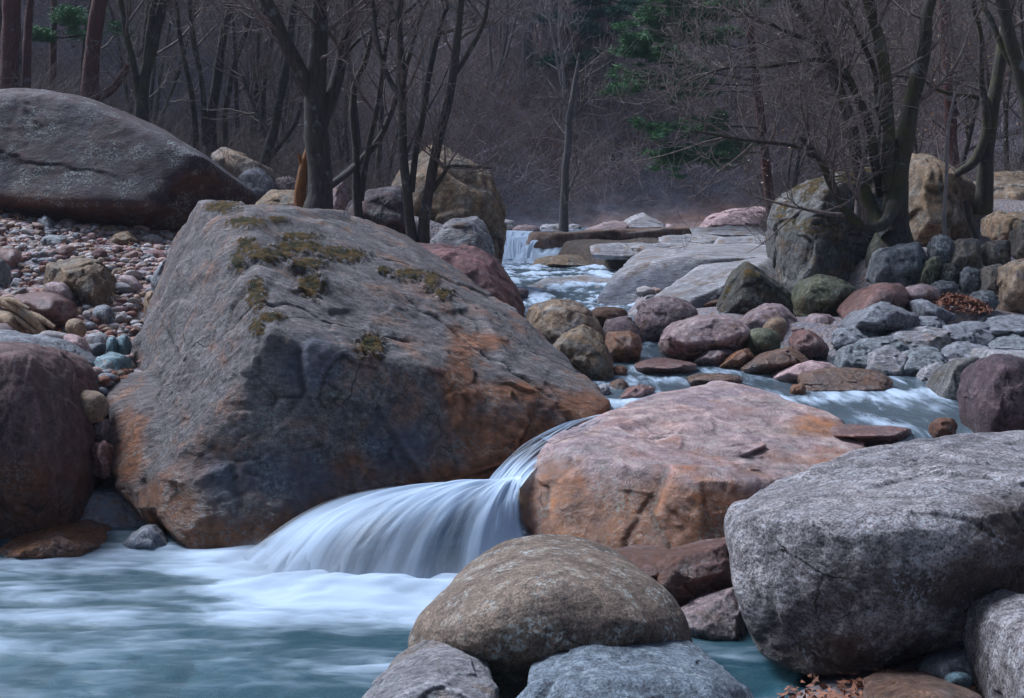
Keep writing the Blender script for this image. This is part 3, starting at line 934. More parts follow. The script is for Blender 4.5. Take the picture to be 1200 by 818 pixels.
# left foreground
rk('purple_low', [(-60, 402), (0, 399), (40, 406), (75, 430), (100, 465), (116, 500), (128, 540), (133, 570), (118, 600), (90, 610), (50, 626), (0, 634), (-60, 640), (-120, 560), (-110, 450)], 7.8,
   'large rounded purple brown boulder at the left edge of the pool', sub=7, p=9, amp=0.045, cracks=0.015, lip=0.6, thick=0.3, tilt=0.14, fac=0.03, rust=[(60, 605, 100, 32), (10, 560, 70, 26), (112, 580, 34, 45)])
rk('slate', [(-40, 390), (0, 386), (50, 398), (90, 415), (115, 438), (121, 462), (90, 480), (40, 480), (-40, 470)], 8.7, 'blue grey smooth boulder behind the left purple one', sub=6, p=10, amp=0.04)
rk('orange', [(-5, 645), (30, 626), (58, 606), (80, 605), (96, 618), (116, 632), (138, 642), (120, 662), (0, 668)], 7.45, 'orange wedge rock at the pool edge lower left', sub=6, chips=3, p=18)
rk('tan', el(80, 457, 129, 495), 8.35, 'smooth brown egg shaped stone wedged beside the huge boulder', p=7, sub=5, name='river_stone')
rk('mauve', el(104, 489, 134, 520), 8.4, 'pinkish stone just below the egg shaped stone', sub=5, name='river_stone')
rk('red', [(106, 545), (110, 522), (122, 516), (135, 524), (137, 552), (122, 560)], 8.1, 'reddish block stone wedged above the dark gap', sub=5, chips=3, name='river_stone')
rk('green', el(128, 585, 164, 630), 8.1, 'dark greenish stone deep in the gap by the pool', sub=5, name='river_stone')
rk('slate', el(88, 606, 108, 628), 7.85, 'tiny grey stone beside the orange wedge', sub=4, name='river_stone')
rk('slate', [(140, 640), (165, 618), (180, 614), (205, 640), (200, 655), (140, 655)], 7.5, 'blue grey pointed stone at the foot of the huge boulder', sub=5, chips=2, name='river_stone')

# ------------------------------------------------------------------ left bank rocks
rk('tan_dark', [(48, 330), (58, 306), (88, 300), (112, 308), (136, 318), (144, 336), (142, 366), (134, 373), (110, 362), (84, 345), (68, 338)], 11.4,
   'angular brown block standing on the left gravel bank', sub=6, p=26, chips=4, thick=0.3, down=0.02)
rk('slate', el(107, 357, 136, 381), 11.0, 'round grey stone under the angular brown block', name='river_stone', p=8)
rk('red', el(16, 342, 92, 378, sk=-0.5), 10.7, 'flat purplish red rock left of the brown block', p=9)
rk('mauve', el(54, 330, 88, 354, sk=-0.6), 11.1, 'oval mauve stone leaning on the brown block', name='river_stone', p=8)
rk('tan', el(-8, 364, 30, 392, sk=-0.5), 10.2, 'pale brown stone under the driftwood', name='river_stone', p=8)
rk('tan', el(76, 373, 102, 393), 10.2, 'rounded tan stone on the bank above the pinkish long one', name='river_stone', p=7)
rk('pinkpale', el(78, 391, 106, 424, sk=-0.6), 9.5, 'long pinkish stone above the blue grey boulder', name='river_stone', p=7)
rk('slate_pale', el(102, 390, 126, 412, sk=-.4), 9.9, 'grey stone beside the pair of turquoise stones', name='river_stone', p=9)
rk('cyan', el(124, 394, 140, 416), 9.7, 'left one of two turquoise stones by the huge boulder', name='river_stone', p=9)
rk('cyan', el(138, 392, 154, 414), 9.75, 'right one of two turquoise stones by the huge boulder', name='river_stone', p=9)
rk('cyan', [(108, 438), (114, 418), (130, 412), (152, 416), (158, 440), (150, 460), (118, 458)], 9.2, 'pale turquoise block below the two turquoise stones', chips=2)
rk('teal', el(-20, 303, 13, 336), 12.2, 'blue grey rock cut by the left edge on the gravel', p=10)
rk('slate', [(40, 276), (44, 258), (52, 252), (62, 258), (70, 270), (66, 280)], 15.2, 'grey upright stone below the large purple boulder', name='river_stone')
rk('mauve', el(67, 256, 93, 272), 15.5, 'rounded pale stone near the top of the gravel bank', name='river_stone', p=7)
rk('tan_dark', [(127, 283), (138, 272), (150, 270), (166, 282), (160, 288), (130, 288)], 15.0, 'flat brown stone at the foot of the purple boulder', name='river_stone')
rk('teal', el(48, 275, 88, 293, sk=-.5), 14.0, 'flat teal slab on the upper gravel', name='river_stone', p=10)
rk('slate', [(176, 328), (186, 312), (200, 302), (206, 312), (196, 345), (180, 345)], 11.6, 'pale blue slab leaning on the huge boulder', name='river_stone')
rk('tan', el(168, 340, 186, 374), 11.2, 'upright buff stone beside the huge boulder', name='river_stone')
rk('mauve', el(142, 322, 168, 348, sk=-.7), 11.8, 'pinkish slanting stone right of the brown block', name='river_stone', p=8)
rk('red', el(-8, 290, 34, 318, sk=-.4), 13.0, 'dusky pink rock at the left edge of the gravel', p=8, name='river_stone')

# purple whaleback and the rocks behind it
rk('purple', [(-260, 150), (-120, 118), (0, 110), (36, 103), (72, 106), (122, 122), (182, 150), (232, 182), (272, 207), (303, 234), (292, 246), (240, 262), (205, 290), (150, 282), (100, 268), (60, 256), (0, 252), (-200, 275)], 17.0,
   'massive smooth dark purple boulder above the gravel bank', sub=7, p=16, fac=0.018, rough=0.5, rust=[(200, 260, 90, 24), (20, 238, 110, 18), (110, 252, 90, 18), (230, 215, 40, 20)], amp=0.03, cracks=0.012, thick=0.20, tilt=0.10, lip=0.72, up=-0.12, back=0.5, down=0)
rk('tan', [(247, 182), (262, 172), (285, 185), (322, 200), (320, 225), (290, 222), (255, 205)], 22, 'tan angular rock behind the purple boulder', chips=4, p=22)
rk('slate', [(278, 205), (300, 196), (325, 215), (330, 245), (290, 245)], 20.5, 'dark grey rock right of the purple boulder', chips=3)
rk('mauve', [(322, 210), (340, 206), (352, 214), (354, 230), (325, 230)], 21, 'pale low rock behind the orange stump', chips=3)
rk('tan_dark', [(298, 238), (318, 223), (345, 222), (365, 240), (362, 252), (300, 252)], 16.2, 'low brown rock at the foot of the forked tree', chips=3, p=18)
rk('mauve', [(388, 215), (402, 212), (410, 232), (410, 250), (388, 250)], 18, 'small pale rock right of the forked tree', chips=2)
rk('purple', [(404, 250), (412, 236), (430, 223), (470, 217), (482, 226), (488, 285), (440, 282), (404, 268)], 17, 'purple rock behind the huge mossy boulder', sub=6, p=14, amp=0.04)
rk('tan_dark', [(454, 216), (460, 192), (488, 172), (500, 168), (530, 184), (574, 204), (594, 226), (592, 252), (582, 298), (562, 320), (500, 300), (460, 285)], 19,
   'tall brown boulder with white ridge behind the stem clump', sub=6, p=22, amp=0.03, chips=5, cracks=0.015, thick=0.3)
rk('slate_pale', [(502, 276), (512, 266), (532, 257), (560, 253), (574, 272), (580, 302), (540, 310), (505, 300)], 16, 'pale grey wedge rock before the tall brown boulder', sub=6, p=24, chips=2)
rk('pinkred', [(462, 290), (480, 284), (520, 287), (560, 292), (588, 308), (604, 338), (616, 372), (610, 400), (560, 400), (480, 340)], 13, 'pink red sloping boulder beside the upper rapids', sub=6, p=14, amp=0.03, cracks=0.01)

# ------------------------------------------------------------------ middle of the stream
rk('tan', [(616, 378), (624, 357), (648, 350), (680, 357), (700, 374), (713, 400), (706, 425), (660, 425), (620, 400)], 12.3, 'large buff boulder at the head of the middle pool', sub=6, p=11, amp=0.04, chips=2)
rk('tan_dark', [(644, 403), (664, 386), (684, 380), (700, 390), (713, 414), (720, 438), (716, 455), (700, 462), (680, 452), (655, 425)], 11, 'brown pointed boulder in front of the large buff one', sub=6, p=14, chips=3)
rk('orange', [(708, 400), (712, 389), (735, 387), (750, 395), (753, 410), (748, 421), (710, 422)], 11.8, 'orange brown block right of the buff boulder', sub=5, p=14)
rk('brown', el(690, 359, 737, 382), 14, 'low brown rock below the white rapids', p=10)
rk('mauve', [(705, 392), (712, 374), (735, 370), (750, 385), (757, 400), (735, 402)], 13.2, 'grey brown rock between the orange block and mauve boulder', chips=3)
rk('mauve', [(742, 378), (750, 356), (775, 346), (800, 351), (818, 367), (806, 392), (775, 402), (750, 398)], 13.3, 'rounded mauve boulder below the pale sloping slab', sub=6, p=10)
rk('mauve_st', [(771, 398), (784, 381), (810, 371), (850, 369), (876, 378), (884, 395), (870, 410), (840, 414), (800, 418), (774, 411)], 12.0, 'pale topped boulder with orange underside in mid stream', sub=6, p=10, lip=0.65)
rk('green', el(870, 384, 916, 418), 11.8, 'round dark green stone right of the pale topped boulder', p=7, name='river_stone')
rk('mauve', [(866, 385), (874, 368), (896, 355), (915, 356), (930, 370), (936, 388), (900, 395)], 13.2, 'purple grey boulder below the mossy dark rock', sub=5, p=12, chips=2)
rk('tan', el(893, 372, 922, 400, sk=.2), 12.4, 'orange buff stone behind the dark green stone', p=8, name='river_stone')
rk('mauve', el(940, 367, 980, 394), 13.2, 'purple stone below the green boulder', p=10, name='river_stone')
rk('red', [(924, 395), (930, 386), (950, 388), (966, 398), (972, 412), (950, 420), (928, 415)], 12.0, 'reddish rock with pale tip beside the green stone', chips=3)
rk('mauve', [(812, 424), (828, 410), (848, 408), (862, 414), (850, 424), (830, 428)], 11.6, 'flat pinkish stone under the pale topped boulder', name='river_stone')
rk('orange', [(842, 430), (860, 413), (878, 408), (884, 418), (872, 431)], 11.4, 'orange pointed stone beside the brown rounded boulder', name='river_stone')
rk('brown', [(866, 434), (885, 420), (908, 411), (925, 406), (945, 415), (955, 430), (930, 438), (890, 440)], 11.2, 'grey brown rounded boulder at the water line', sub=6, p=11)
rk('pinkpale', [(903, 443), (925, 428), (950, 422), (975, 426), (985, 438), (960, 450), (920, 450)], 10.8, 'pale pink low rock before the brown block', sub=5, p=10)
rk('brown', [(934, 450), (944, 436), (965, 431), (1000, 430), (1034, 433), (1047, 446), (1045, 462), (1000, 466), (942, 464)], 10.3, 'long brown block lying across the stream', sub=6, p=20, amp=0.03, chips=1, lip=0.8, thick=0.15)
rk('mauve_st', [(1030, 484), (1045, 466), (1072, 462), (1104, 474), (1124, 491), (1100, 502), (1060, 498), (1034, 492)], 9.7, 'flat pale wet slab right of the brown block', sub=6, p=14, name='rock_slab')
rk('moss', [(1082, 468), (1100, 441), (1120, 423), (1148, 418), (1155, 475), (1125, 496), (1092, 480)], 9.9, 'lichen spotted rock behind the dark purple boulder', sub=6, p=16, chips=2)
rk('darkp', [(1121, 494), (1124, 462), (1140, 436), (1160, 419), (1180, 414), (1208, 424), (1232, 460), (1232, 520), (1130, 520)], 8.4, 'dark purple domed boulder above the granite one', sub=6, p=12, thick=0.3)
rk('slate_pale', [(1138, 424), (1150, 410), (1200, 408), (1240, 412), (1240, 430), (1150, 440)], 10.2, 'pale flat slab behind the dark purple boulder', sub=5, name='rock_slab')
rk('purple', el(1087, 489, 1123, 512), 8.2, 'small dark stone on the rim of the granite boulder', p=12, name='river_stone')
rk('red', el(955, 500, 1070, 514, pw=.6), 8.5, 'flat dark red slab just under the stream surface', p=12, name='rock_slab', sub=5, lip=.9)
rk('brown', el(803, 437, 872, 452), 10.4, 'dark rounded rock awash behind the pink boulder', p=10, name='rock_slab')
rk('red', [(720, 472), (735, 455), (752, 450), (768, 456), (760, 468), (728, 478)], 9.9, 'small red rock left of the pink boulder crest', name='river_stone')
rk('brown', el(712, 444, 738, 468), 10.3, 'brown stone below the brown pointed boulder', name='river_stone')
rk('slate_pale', el(697, 450, 716, 468), 10.0, 'tiny pale stone beside the right tip of the huge boulder', name='river_stone')
rk('orange', el(715, 428, 736, 442), 11.0, 'small orange stone left of the flat red rock', name='river_stone')
rk('red', el(742, 420, 818, 437), 11.2, 'flat red rock awash in the middle stream', p=9, name='rock_slab')
rk('orange', el(925, 450, 945, 462), 10.0, 'orange nub under the left end of the brown block', name='river_stone')

# ------------------------------------------------------------------ right bank
rk('green', [(926, 352), (934, 331), (958, 321), (984, 325), (1008, 341), (1006, 357), (986, 370), (950, 375), (930, 368)], 14, 'smooth olive green boulder below the tree clump', sub=6, p=12, chips=2)
rk('red', [(980, 374), (998, 352), (1028, 334), (1055, 331), (1068, 345), (1042, 362), (1000, 382)], 13, 'long reddish rock leaning behind the grey wedge', p=12)
rk('slate', [(981, 388), (1004, 364), (1034, 353), (1062, 362), (1077, 372), (1066, 387), (1020, 393)], 12.3, 'grey wedge rock with brown underside right of the green boulder', sub=6, p=22, chips=3)
rk('mauve', [(1046, 350), (1056, 337), (1080, 332), (1100, 340), (1106, 352), (1060, 358)], 13.3, 'round mauve rock left of the leaf pile', p=9)
rk('slate', [(1062, 352), (1080, 350), (1105, 362), (1122, 372), (1100, 378), (1075, 370)], 12.7, 'dark slanting rock in front of the leaf pile', p=14, chips=2)
rk('slate_pale', [(972, 440), (985, 402), (1030, 384), (1100, 378), (1180, 384), (1260, 392), (1260, 450), (1120, 462), (1010, 452)], 12.6,
   'broad cracked grey bedrock ledge stepping down to the stream', sub=7, p=30, chips=5, amp=0.05, fac=0.10, ff=2.6, rough=1.6, cracks=0.03, name='rock_slab', tilt=0.35, thick=0.12, lip=0.85, up=0)
led = [((978, 402), (984, 384), (1010, 380), (1024, 392), (1015, 408)), ((1000, 420), (1008, 400), (1040, 392), (1064, 400), (1058, 418)),
       ((1036, 402), (1050, 388), (1085, 382), (1112, 390), (1108, 410), (1050, 412)), ((1096, 402), (1105, 382), (1140, 376), (1164, 386), (1160, 408)),
       ((1145, 392), (1160, 374), (1190, 368), (1230, 376), (1230, 396)), ((982, 432), (986, 408), (1008, 400), (1024, 412), (1022, 436)),
       ((1014, 444), (1020, 414), (1044, 404), (1062, 418), (1056, 446)), ((1052, 440), (1058, 414), (1090, 406), (1108, 422), (1104, 444)),
       ((1098, 424), (1108, 406), (1136, 400), (1158, 410), (1152, 428)), ((1148, 412), (1160, 394), (1195, 390), (1230, 398), (1230, 416)),
       ((1074, 456), (1078, 434), (1098, 424), (1112, 436), (1108, 456)), ((1062, 384), (1070, 372), (1095, 370), (1105, 380), (1090, 390))]
lbl = ['leftmost low step of the grey ledge beside the stream', 'grey ledge block just above the brown stream block', 'middle grey slab of the right bank ledge', 'pale grey slab below the leaf pile',
       'grey slab running out at the right edge', 'wet dark block at the left foot of the ledge', 'squat ledge block above the still water', 'overhanging dark ledge block above the water',
       'small grey slab behind the lichen spotted rock', 'thin grey slab at the right edge above the pale flat one', 'little blue grey stone at the water beside the lichen spotted rock', 'small grey step below the dark slanting rock']
for k, (o_, l_) in enumerate(zip(led, lbl)):
    dd = 12.3 - (np.mean([q[1] for q in o_]) - 380) * 0.025
    mx_ = np.mean([q[0] for q in o_])
    o_ = tuple((mx_ + (q[0] - mx_) * 1.22, q[1]) for q in o_)
    rk(['slate', 'teal', 'slate_pale', 'slate'][k % 4] if k != 7 else 'teal', o_, dd, l_, sub=5, p=50, chips=4, fac=0.13, cracks=0.03, amp=0.05, rough=1.8, name='rock_slab', lip=0.75, thick=0.3, tilt=0.4)
wl = [('wallblue', [(1014, 330), (1018, 300), (1035, 288), (1080, 283), (1092, 300), (1088, 330), (1050, 337)], 14.6, 'wide blue grey stone of the dry wall'),
      ('teal', el(1085, 274, 1121, 306), 14.6, 'round greenish stone on top of the dry wall'),
      ('wall', [(1106, 310), (1110, 286), (1128, 279), (1152, 282), (1152, 308), (1130, 314)], 14.5, 'streaked oblong stone in the top course of the dry wall'),
      ('wall', [(1149, 308), (1152, 283), (1182, 281), (1186, 308), (1165, 312)], 14.5, 'banded grey stone right of the streaked oblong one'),
      ('wall', [(1181, 300), (1184, 268), (1198, 261), (1225, 262), (1225, 302)], 14.3, 'pale upright stone at the right edge of the wall'),
      ('tan_dark', [(1150, 278), (1152, 252), (1165, 247), (1225, 249), (1225, 280)], 16, 'flat grey slab lying above the dry wall'),
      ('green', [(1072, 332), (1086, 305), (1101, 300), (1104, 312), (1092, 334)], 14.3, 'slanting greenish stone in the dry wall'),
      ('darkmoss', el(1095, 308, 1126, 338), 14.3, 'mossy yellow green stone low in the dry wall'),
      ('wallblue', el(1120, 312, 1153, 341), 14.1, 'rounded blue stone low in the dry wall'),
      ('wall', [(1143, 346), (1146, 314), (1176, 309), (1180, 330), (1176, 352)], 13.9, 'squared brown grey stone in the dry wall'),
      ('tan', [(1158, 352), (1172, 310), (1200, 302), (1235, 306), (1235, 362), (1180, 366)], 13.5, 'big buff streaked stone at the right end of the wall'),
      ('wallblue', el(1085, 328, 1125, 345), 14.0, 'low flat stone under the mossy wall stone'),
      ('wallblue', el(1132, 340, 1172, 362), 13.2, 'dark stone right of the leaf pile')]
for k, (m_, o_, dd, l_) in enumerate(wl):
    rk(m_, o_, dd, l_, sub=5, p=40, chips=4, fac=0.12, name='wall_stone', group='stones of the dry wall on the right bank', thick=0.3, amp=0.05, rough=1.5)
rk('moss', [(896, 250), (903, 227), (930, 215), (958, 212), (984, 199), (1030, 195), (1056, 212), (1050, 300), (1020, 335), (990, 345), (930, 380), (906, 335), (898, 290)], 16.2,
   'great mossy boulder beneath the multi stemmed tree', sub=7, p=20, amp=0.04, chips=5, cracks=0.02, thick=0.28, rough=1.4)
rk('tan_dark', [(1030, 210), (1058, 179), (1085, 181), (1116, 196), (1148, 216), (1156, 290), (1100, 310), (1035, 300)], 18.5, 'tall brown boulder behind the multi stemmed tree', sub=6, p=20, chips=4, cracks=0.015)
rk('tan_dark', [(1130, 225), (1155, 205), (1200, 200), (1260, 205), (1260, 280), (1135, 285)], 20.5, 'shaded grey boulder at the right edge below the trees', sub=6, chips=4)
# slabs of the bedrock
def low(pts, zb):
    """hull points plus their feet at ground height zb"""
    a = np.array([P(*q) for q in pts])
    f_ = a.copy()
    f_[:, 2] = zb
    return np.vstack([a, f_])


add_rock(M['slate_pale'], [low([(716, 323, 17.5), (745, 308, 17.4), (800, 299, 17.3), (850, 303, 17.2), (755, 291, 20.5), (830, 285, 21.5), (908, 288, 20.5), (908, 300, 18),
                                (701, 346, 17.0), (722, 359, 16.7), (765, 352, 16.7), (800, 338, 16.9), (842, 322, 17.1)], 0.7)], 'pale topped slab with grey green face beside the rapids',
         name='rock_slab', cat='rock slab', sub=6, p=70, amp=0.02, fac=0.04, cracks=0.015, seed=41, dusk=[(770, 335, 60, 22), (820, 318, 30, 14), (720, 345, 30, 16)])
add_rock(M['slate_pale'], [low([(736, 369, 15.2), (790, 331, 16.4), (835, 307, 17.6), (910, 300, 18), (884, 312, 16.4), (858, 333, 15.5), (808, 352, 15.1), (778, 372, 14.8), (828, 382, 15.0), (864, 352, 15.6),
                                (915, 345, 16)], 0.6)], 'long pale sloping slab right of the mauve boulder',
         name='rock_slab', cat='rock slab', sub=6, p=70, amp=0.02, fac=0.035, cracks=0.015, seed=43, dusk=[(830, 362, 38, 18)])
rk('darkmoss', [(835, 378), (850, 345), (860, 315), (871, 306), (894, 318), (922, 340), (936, 372), (900, 385)], 14.5, 'dark lichen covered rock at the foot of the great mossy boulder', sub=6, p=18, chips=3)
rk('ledge', [(608, 304), (608, 276), (640, 272), (700, 273), (760, 270), (800, 266), (812, 290), (760, 306), (690, 308), (640, 306)], 29.5, 'long brown ledge beside the far cascade', sub=6, p=36, amp=0.015, name='rock_slab',
   lip=0.95, thick=0.05, tilt=0.02, up=0)
rk('tan_dark', [(622, 314), (628, 302), (660, 298), (704, 300), (712, 312), (690, 318), (650, 318)], 27.5, 'broken brown rock under the far ledge', sub=5, p=20, chips=3, name='rock_slab')
rk('slate_pale', [(604, 345), (640, 326), (690, 322), (728, 330), (726, 348), (690, 352), (640, 350)], 20.2, 'flat wet bedrock slab inside the white rapids', sub=6, p=20, name='rock_slab', tilt=0.6, thick=0.02, up=0, steps=((0.1, 0.6, 1), 3, 0.03))
for k, (b_, dd, l_) in enumerate([((738, 284, 830, 296), 24, 'lowest pale bedrock step above the sloping slab'), ((770, 274, 850, 287), 27, 'second pale bedrock step above the sloping slab'),
                                  ((835, 276, 915, 290), 25, 'pale bedrock step touching the great mossy boulder'), ((800, 264, 912, 279), 30, 'broad pale shelf below the far pink boulder'),
                                  ((690, 284, 770, 300), 25, 'narrow pale shelf below the long brown ledge')]):
    rk('slate_pale', el(*b_, pw=.6), dd, l_, sub=5, p=24, chips=3, name='rock_slab', tilt=0.3, thick=0.1, steps=((0.1, 0.3, 1), 3, 0.04), cracks=0.02)
rk('slate_pale', [(706, 278), (728, 260), (752, 249), (768, 256), (792, 276)], 37, 'white pointed boulder upstream in the distance', sub=5, p=16, chips=2)
rk('mauve', [(676, 278), (700, 264), (722, 258), (742, 262), (740, 280)], 36, 'mauve rock left of the distant white boulder', chips=2)
rk('mauve', [(770, 274), (782, 262), (800, 270), (806, 280)], 38, 'low mauve rock right of the distant white boulder', chips=2)
rk('pinkpale', [(815, 276), (828, 258), (850, 246), (880, 242), (908, 242), (915, 275)], 34, 'pale pink domed boulder behind the great mossy one', sub=6, p=14, chips=2)
rk('slate_pale', el(580, 257, 606, 278), 36, 'pale rock left above the far cascade', name='river_stone')
rk('mauve', el(600, 263, 634, 278), 35, 'flat mauve rock above the far cascade', name='river_stone')
rk('slate_pale', el(632, 262, 662, 276), 37, 'bluish white rock left of the lone thin tree', name='river_stone')
rk('slate_pale', el(664, 262, 682, 274), 38, 'small white rock right of the lone thin tree', name='river_stone')
rk('darkp', el(602, 337, 620, 350), 17.5, 'black wet stone at the left of the rapids', name='river_stone')
# pale cliff standing high on the far slope
rk('pinkred', [(618, 30), (628, -40), (660, -60), (700, -40), (698, 40), (690, 90), (672, 112), (650, 88), (632, 60)], 54, 'pale reddish cliff high on the wooded slope', name='rock_outcrop', sub=6, p=20, chips=5, cracks=0.03, down=0.6)

# ------------------------------------------------------------------ individual cobbles on the gravel bank
rnd = random.Random(11)
cob_src = []
for k in range(10):
    h = np.array([[rnd.uniform(.8, 1.1) * math.cos(a) * 1.0, rnd.uniform(.6, .8) * math.sin(a), rnd.uniform(-.3, .55)] for a in np.linspace(0, 6.28, 9)[:-1]] + [[rnd.uniform(-.3, .3), 0, 0.6], [0, 0, -0.5]])
    me, c_, _ = rock_mesh('river_stone', [h], sub=3, p=7, seed=k + 500, amp=0.05)
    cob_src.append(me)
cob = []
for k, me in enumerate(cob_src):
    for m_ in PEB:
        m2 = me.copy()
        m2.materials.append(m_)
        cob.append(m2)


def put_stone(x, y, r, label, group, zoff=0.25, pool=cob):
    o = bpy.data.objects.new('river_stone', rnd.choice(pool))
    COL.objects.link(o)
    o.location = (x, y, T1(x, y) + r * zoff)
    o.scale = (r, r * rnd.uniform(.8, 1.1), r * rnd.uniform(.8, 1.1))
    o.rotation_euler = (rnd.uniform(-.3, .3), rnd.uniform(-.3, .3), rnd.uniform(0, 6.28))
    tag(o, label, 'stone', group)


GL, GG = 'one of the many rounded stones covering the left gravel bank', 'rounded stones on the left gravel bank'
n = 0
while n < 170:
    px = rnd.uniform(-20, 225)
    y = 9.0 + 7.6 * rnd.random() ** 0.8
    x = (px - 600) / F * y
    if px > 240 - 14 * (16.5 - y):
        continue
    r = rnd.choice([.07, .08, .09, .11, .13, .16]) * rnd.uniform(.8, 1.3)
    put_stone(x, y, r, GL, GG)
    n += 1
# the finer gravel between them, uncountable
vs, fs, off = [], [], 0
v0, f0 = ico(2)
mats_idx = []
for k in range(4200):
    y = 8.8 + 8.2 * rnd.random()
    px = rnd.uniform(-30, 235)
    x = (px - 600) / F * y
    if px > 245 - 14 * (16.5 - y):
        continue
    r = rnd.uniform(.028, .07)
    sc = np.array([rnd.uniform(.8, 1.3), rnd.uniform(.7, 1.1), rnd.uniform(.45, .8)]) * r
    a = rnd.uniform(0, 6.28)
    rot = np.array([[math.cos(a), -math.sin(a), 0], [math.sin(a), math.cos(a), 0], [0, 0, 1]])
    vs.append((v0 * sc) @ rot.T + np.array([x, y, 0]))
    fs.append(f0 + off)
    off += len(v0)
    mats_idx.append(rnd.randrange(len(PEB)))
cen_ = np.array([v.mean(0) for v in vs])
zc = terrain(cen_[:, 0], cen_[:, 1])
for v, zz_ in zip(vs, zc):
    v[:, 2] += zz_ + 0.012
gm2 = mesh_np('gravel', np.concatenate(vs), tris=np.concatenate(fs))
for m_ in PEB:
    gm2.materials.append(m_)
gm2.polygons.foreach_set('material_index', np.repeat(np.array(mats_idx, dtype=np.int32), len(f0)))
tag(link('gravel', gm2), kind='stuff')

# stones along the stream margins and on the pool bed
MG = 'loose stones between the boulders of the stream'
for k in range(44):
    y = rnd.uniform(9.6, 17)
    side = rnd.choice([-1, 1, 1])
    cxx, cww = np.interp(y, CY, CX), np.interp(y, CY, CW)
    x = cxx + side * (cww + rnd.uniform(0.1, 1.2))
    if y < 12.5:
        continue
    put_stone(x, y, rnd.uniform(.08, .24), 'one of the loose rounded stones lying between the stream boulders', MG, 0.2)
for k in range(40):
    x = rnd.uniform(-3.4, -0.2)
    y = rnd.uniform(4.6, 6.6)
    put_stone(x, y, rnd.uniform(.12, .32), 'blurred stone on the bed of the turquoise pool', 'stones on the pool bed', 0.1)
for k in range(14):
    x = rnd.uniform(1.1, 2.3)
    y = rnd.uniform(4.6, 5.9)
    put_stone(x, y, rnd.uniform(.04, .09), 'one of the small stones under the big granite boulder', 'small stones under the granite boulder', 0.2)

# ------------------------------------------------------------------ trees
def bark_mat(name, a, b, moss=0.0, mosscol=(0.07, 0.065, 0.02)):
    T = NT(name)
    tc = T.n('TexCoord').outputs['Object']
    v = T.mapping(tc, scale=(5, 5, 1.2))
    n = T.noise(v, 5, 7, 0.7)
    col = T.mix(T.rng(n, 0.35, 0.65), a, b)
    lm = T.rng(T.noise(tc, 3.0, 5, 0.7), 0.58, 0.64)
    col = T.mix(T.math('MULTIPLY', lm, 0.5), col, (0.26, 0.28, 0.28))
    if moss:
        col = T.mix(T.math('MULTIPLY', T.rng(T.noise(tc, 1.7, 5, 0.7), 0.45, 0.6), moss), col, mosscol)
    bs = T.n('BsdfPrincipled')
    T.set(bs.inputs['Base Color'], col)
    bs.inputs['Roughness'].default_value = 0.9
    T.set(bs.inputs['Normal'], T.bump(n, 1.0, 0.03))
    T.t.links.new(bs.outputs[0], T.out.inputs[0])
    return T.m


BK = {'dark': bark_mat('bark_dark', (0.030, 0.025, 0.025), (0.085, 0.072, 0.068), 0.25),
      'mossy': bark_mat('bark_mossy', (0.028, 0.024, 0.022), (0.08, 0.068, 0.06), 0.8),
      'red': bark_mat('bark_red', (0.07, 0.03, 0.028), (0.16, 0.065, 0.055)),
      'grey': bark_mat('bark_grey', (0.09, 0.078, 0.082), (0.17, 0.15, 0.155)),
      'pale': bark_mat('bark_pale', (0.16, 0.145, 0.14), (0.30, 0.27, 0.26)),
      'stump': bark_mat('bark_stump', (0.17, 0.065, 0.02), (0.30, 0.13, 0.045)),
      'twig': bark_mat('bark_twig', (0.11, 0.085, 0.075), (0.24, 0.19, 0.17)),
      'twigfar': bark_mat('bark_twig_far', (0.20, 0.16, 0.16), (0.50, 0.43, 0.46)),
      'russet': bark_mat('bark_russet', (0.16, 0.085, 0.05), (0.34, 0.19, 0.12)),
      'wood': bark_mat('driftwood', (0.20, 0.125, 0.075), (0.42, 0.30, 0.20))}


def tubes(paths, sides):
    """paths: list of (pts (n,3), radii (n,)); one mesh's vertices and quads"""
    V, Q, off = [], [], 0
    byn = {}
    for p_, r_ in paths:
        byn.setdefault(len(p_), []).append((p_, r_))
    for n, lst in byn.items():
        Pn = np.array([q[0] for q in lst])
        Rn = np.array([q[1] for q in lst])
        tg = np.gradient(Pn, axis=1)
        tg /= np.linalg.norm(tg, axis=2, keepdims=True) + 1e-9
        ref = np.where(np.abs(tg[:, :1, 2:3]) > 0.8, np.array([[[1.0, 0, 0]]]), np.array([[[0, 0, 1.0]]]))
        ref = np.broadcast_to(ref, tg.shape)
        a = np.cross(tg, ref)
        a /= np.linalg.norm(a, axis=2, keepdims=True) + 1e-9
        b = np.cross(tg, a)
        th = np.arange(sides) * 2 * math.pi / sides
        ring = (Pn[:, :, None, :] + Rn[:, :, None, None] * (np.cos(th)[None, None, :, None] * a[:, :, None, :] + np.sin(th)[None, None, :, None] * b[:, :, None, :]))
        V.append(ring.reshape(-1, 3))
        m = len(lst)
        ii = (np.arange(m * n * sides).reshape(m, n, sides)) + off
        q = np.stack([ii[:, :-1, :], np.roll(ii[:, :-1, :], -1, 2), np.roll(ii[:, 1:, :], -1, 2), ii[:, 1:, :]], -1).reshape(-1, 4)
        Q.append(q)
        off += m * n * sides
    return np.concatenate(V), np.concatenate(Q)


def grow_branch(rs, p, d, L, r, n=6, wig=0.18, trop=0.12):
    d = np.array(d, dtype=float)
    d /= np.linalg.norm(d)
    pts = [np.array(p, dtype=float)]
    for k in range(n - 1):
        d = d + rs.normal(size=3) * wig + np.array([0, 0, trop])
        d /= np.linalg.norm(d)
        pts.append(pts[-1] + d * L / (n - 1))
    rad = r * np.linspace(1, 0.22, n)
    return np.array(pts), rad


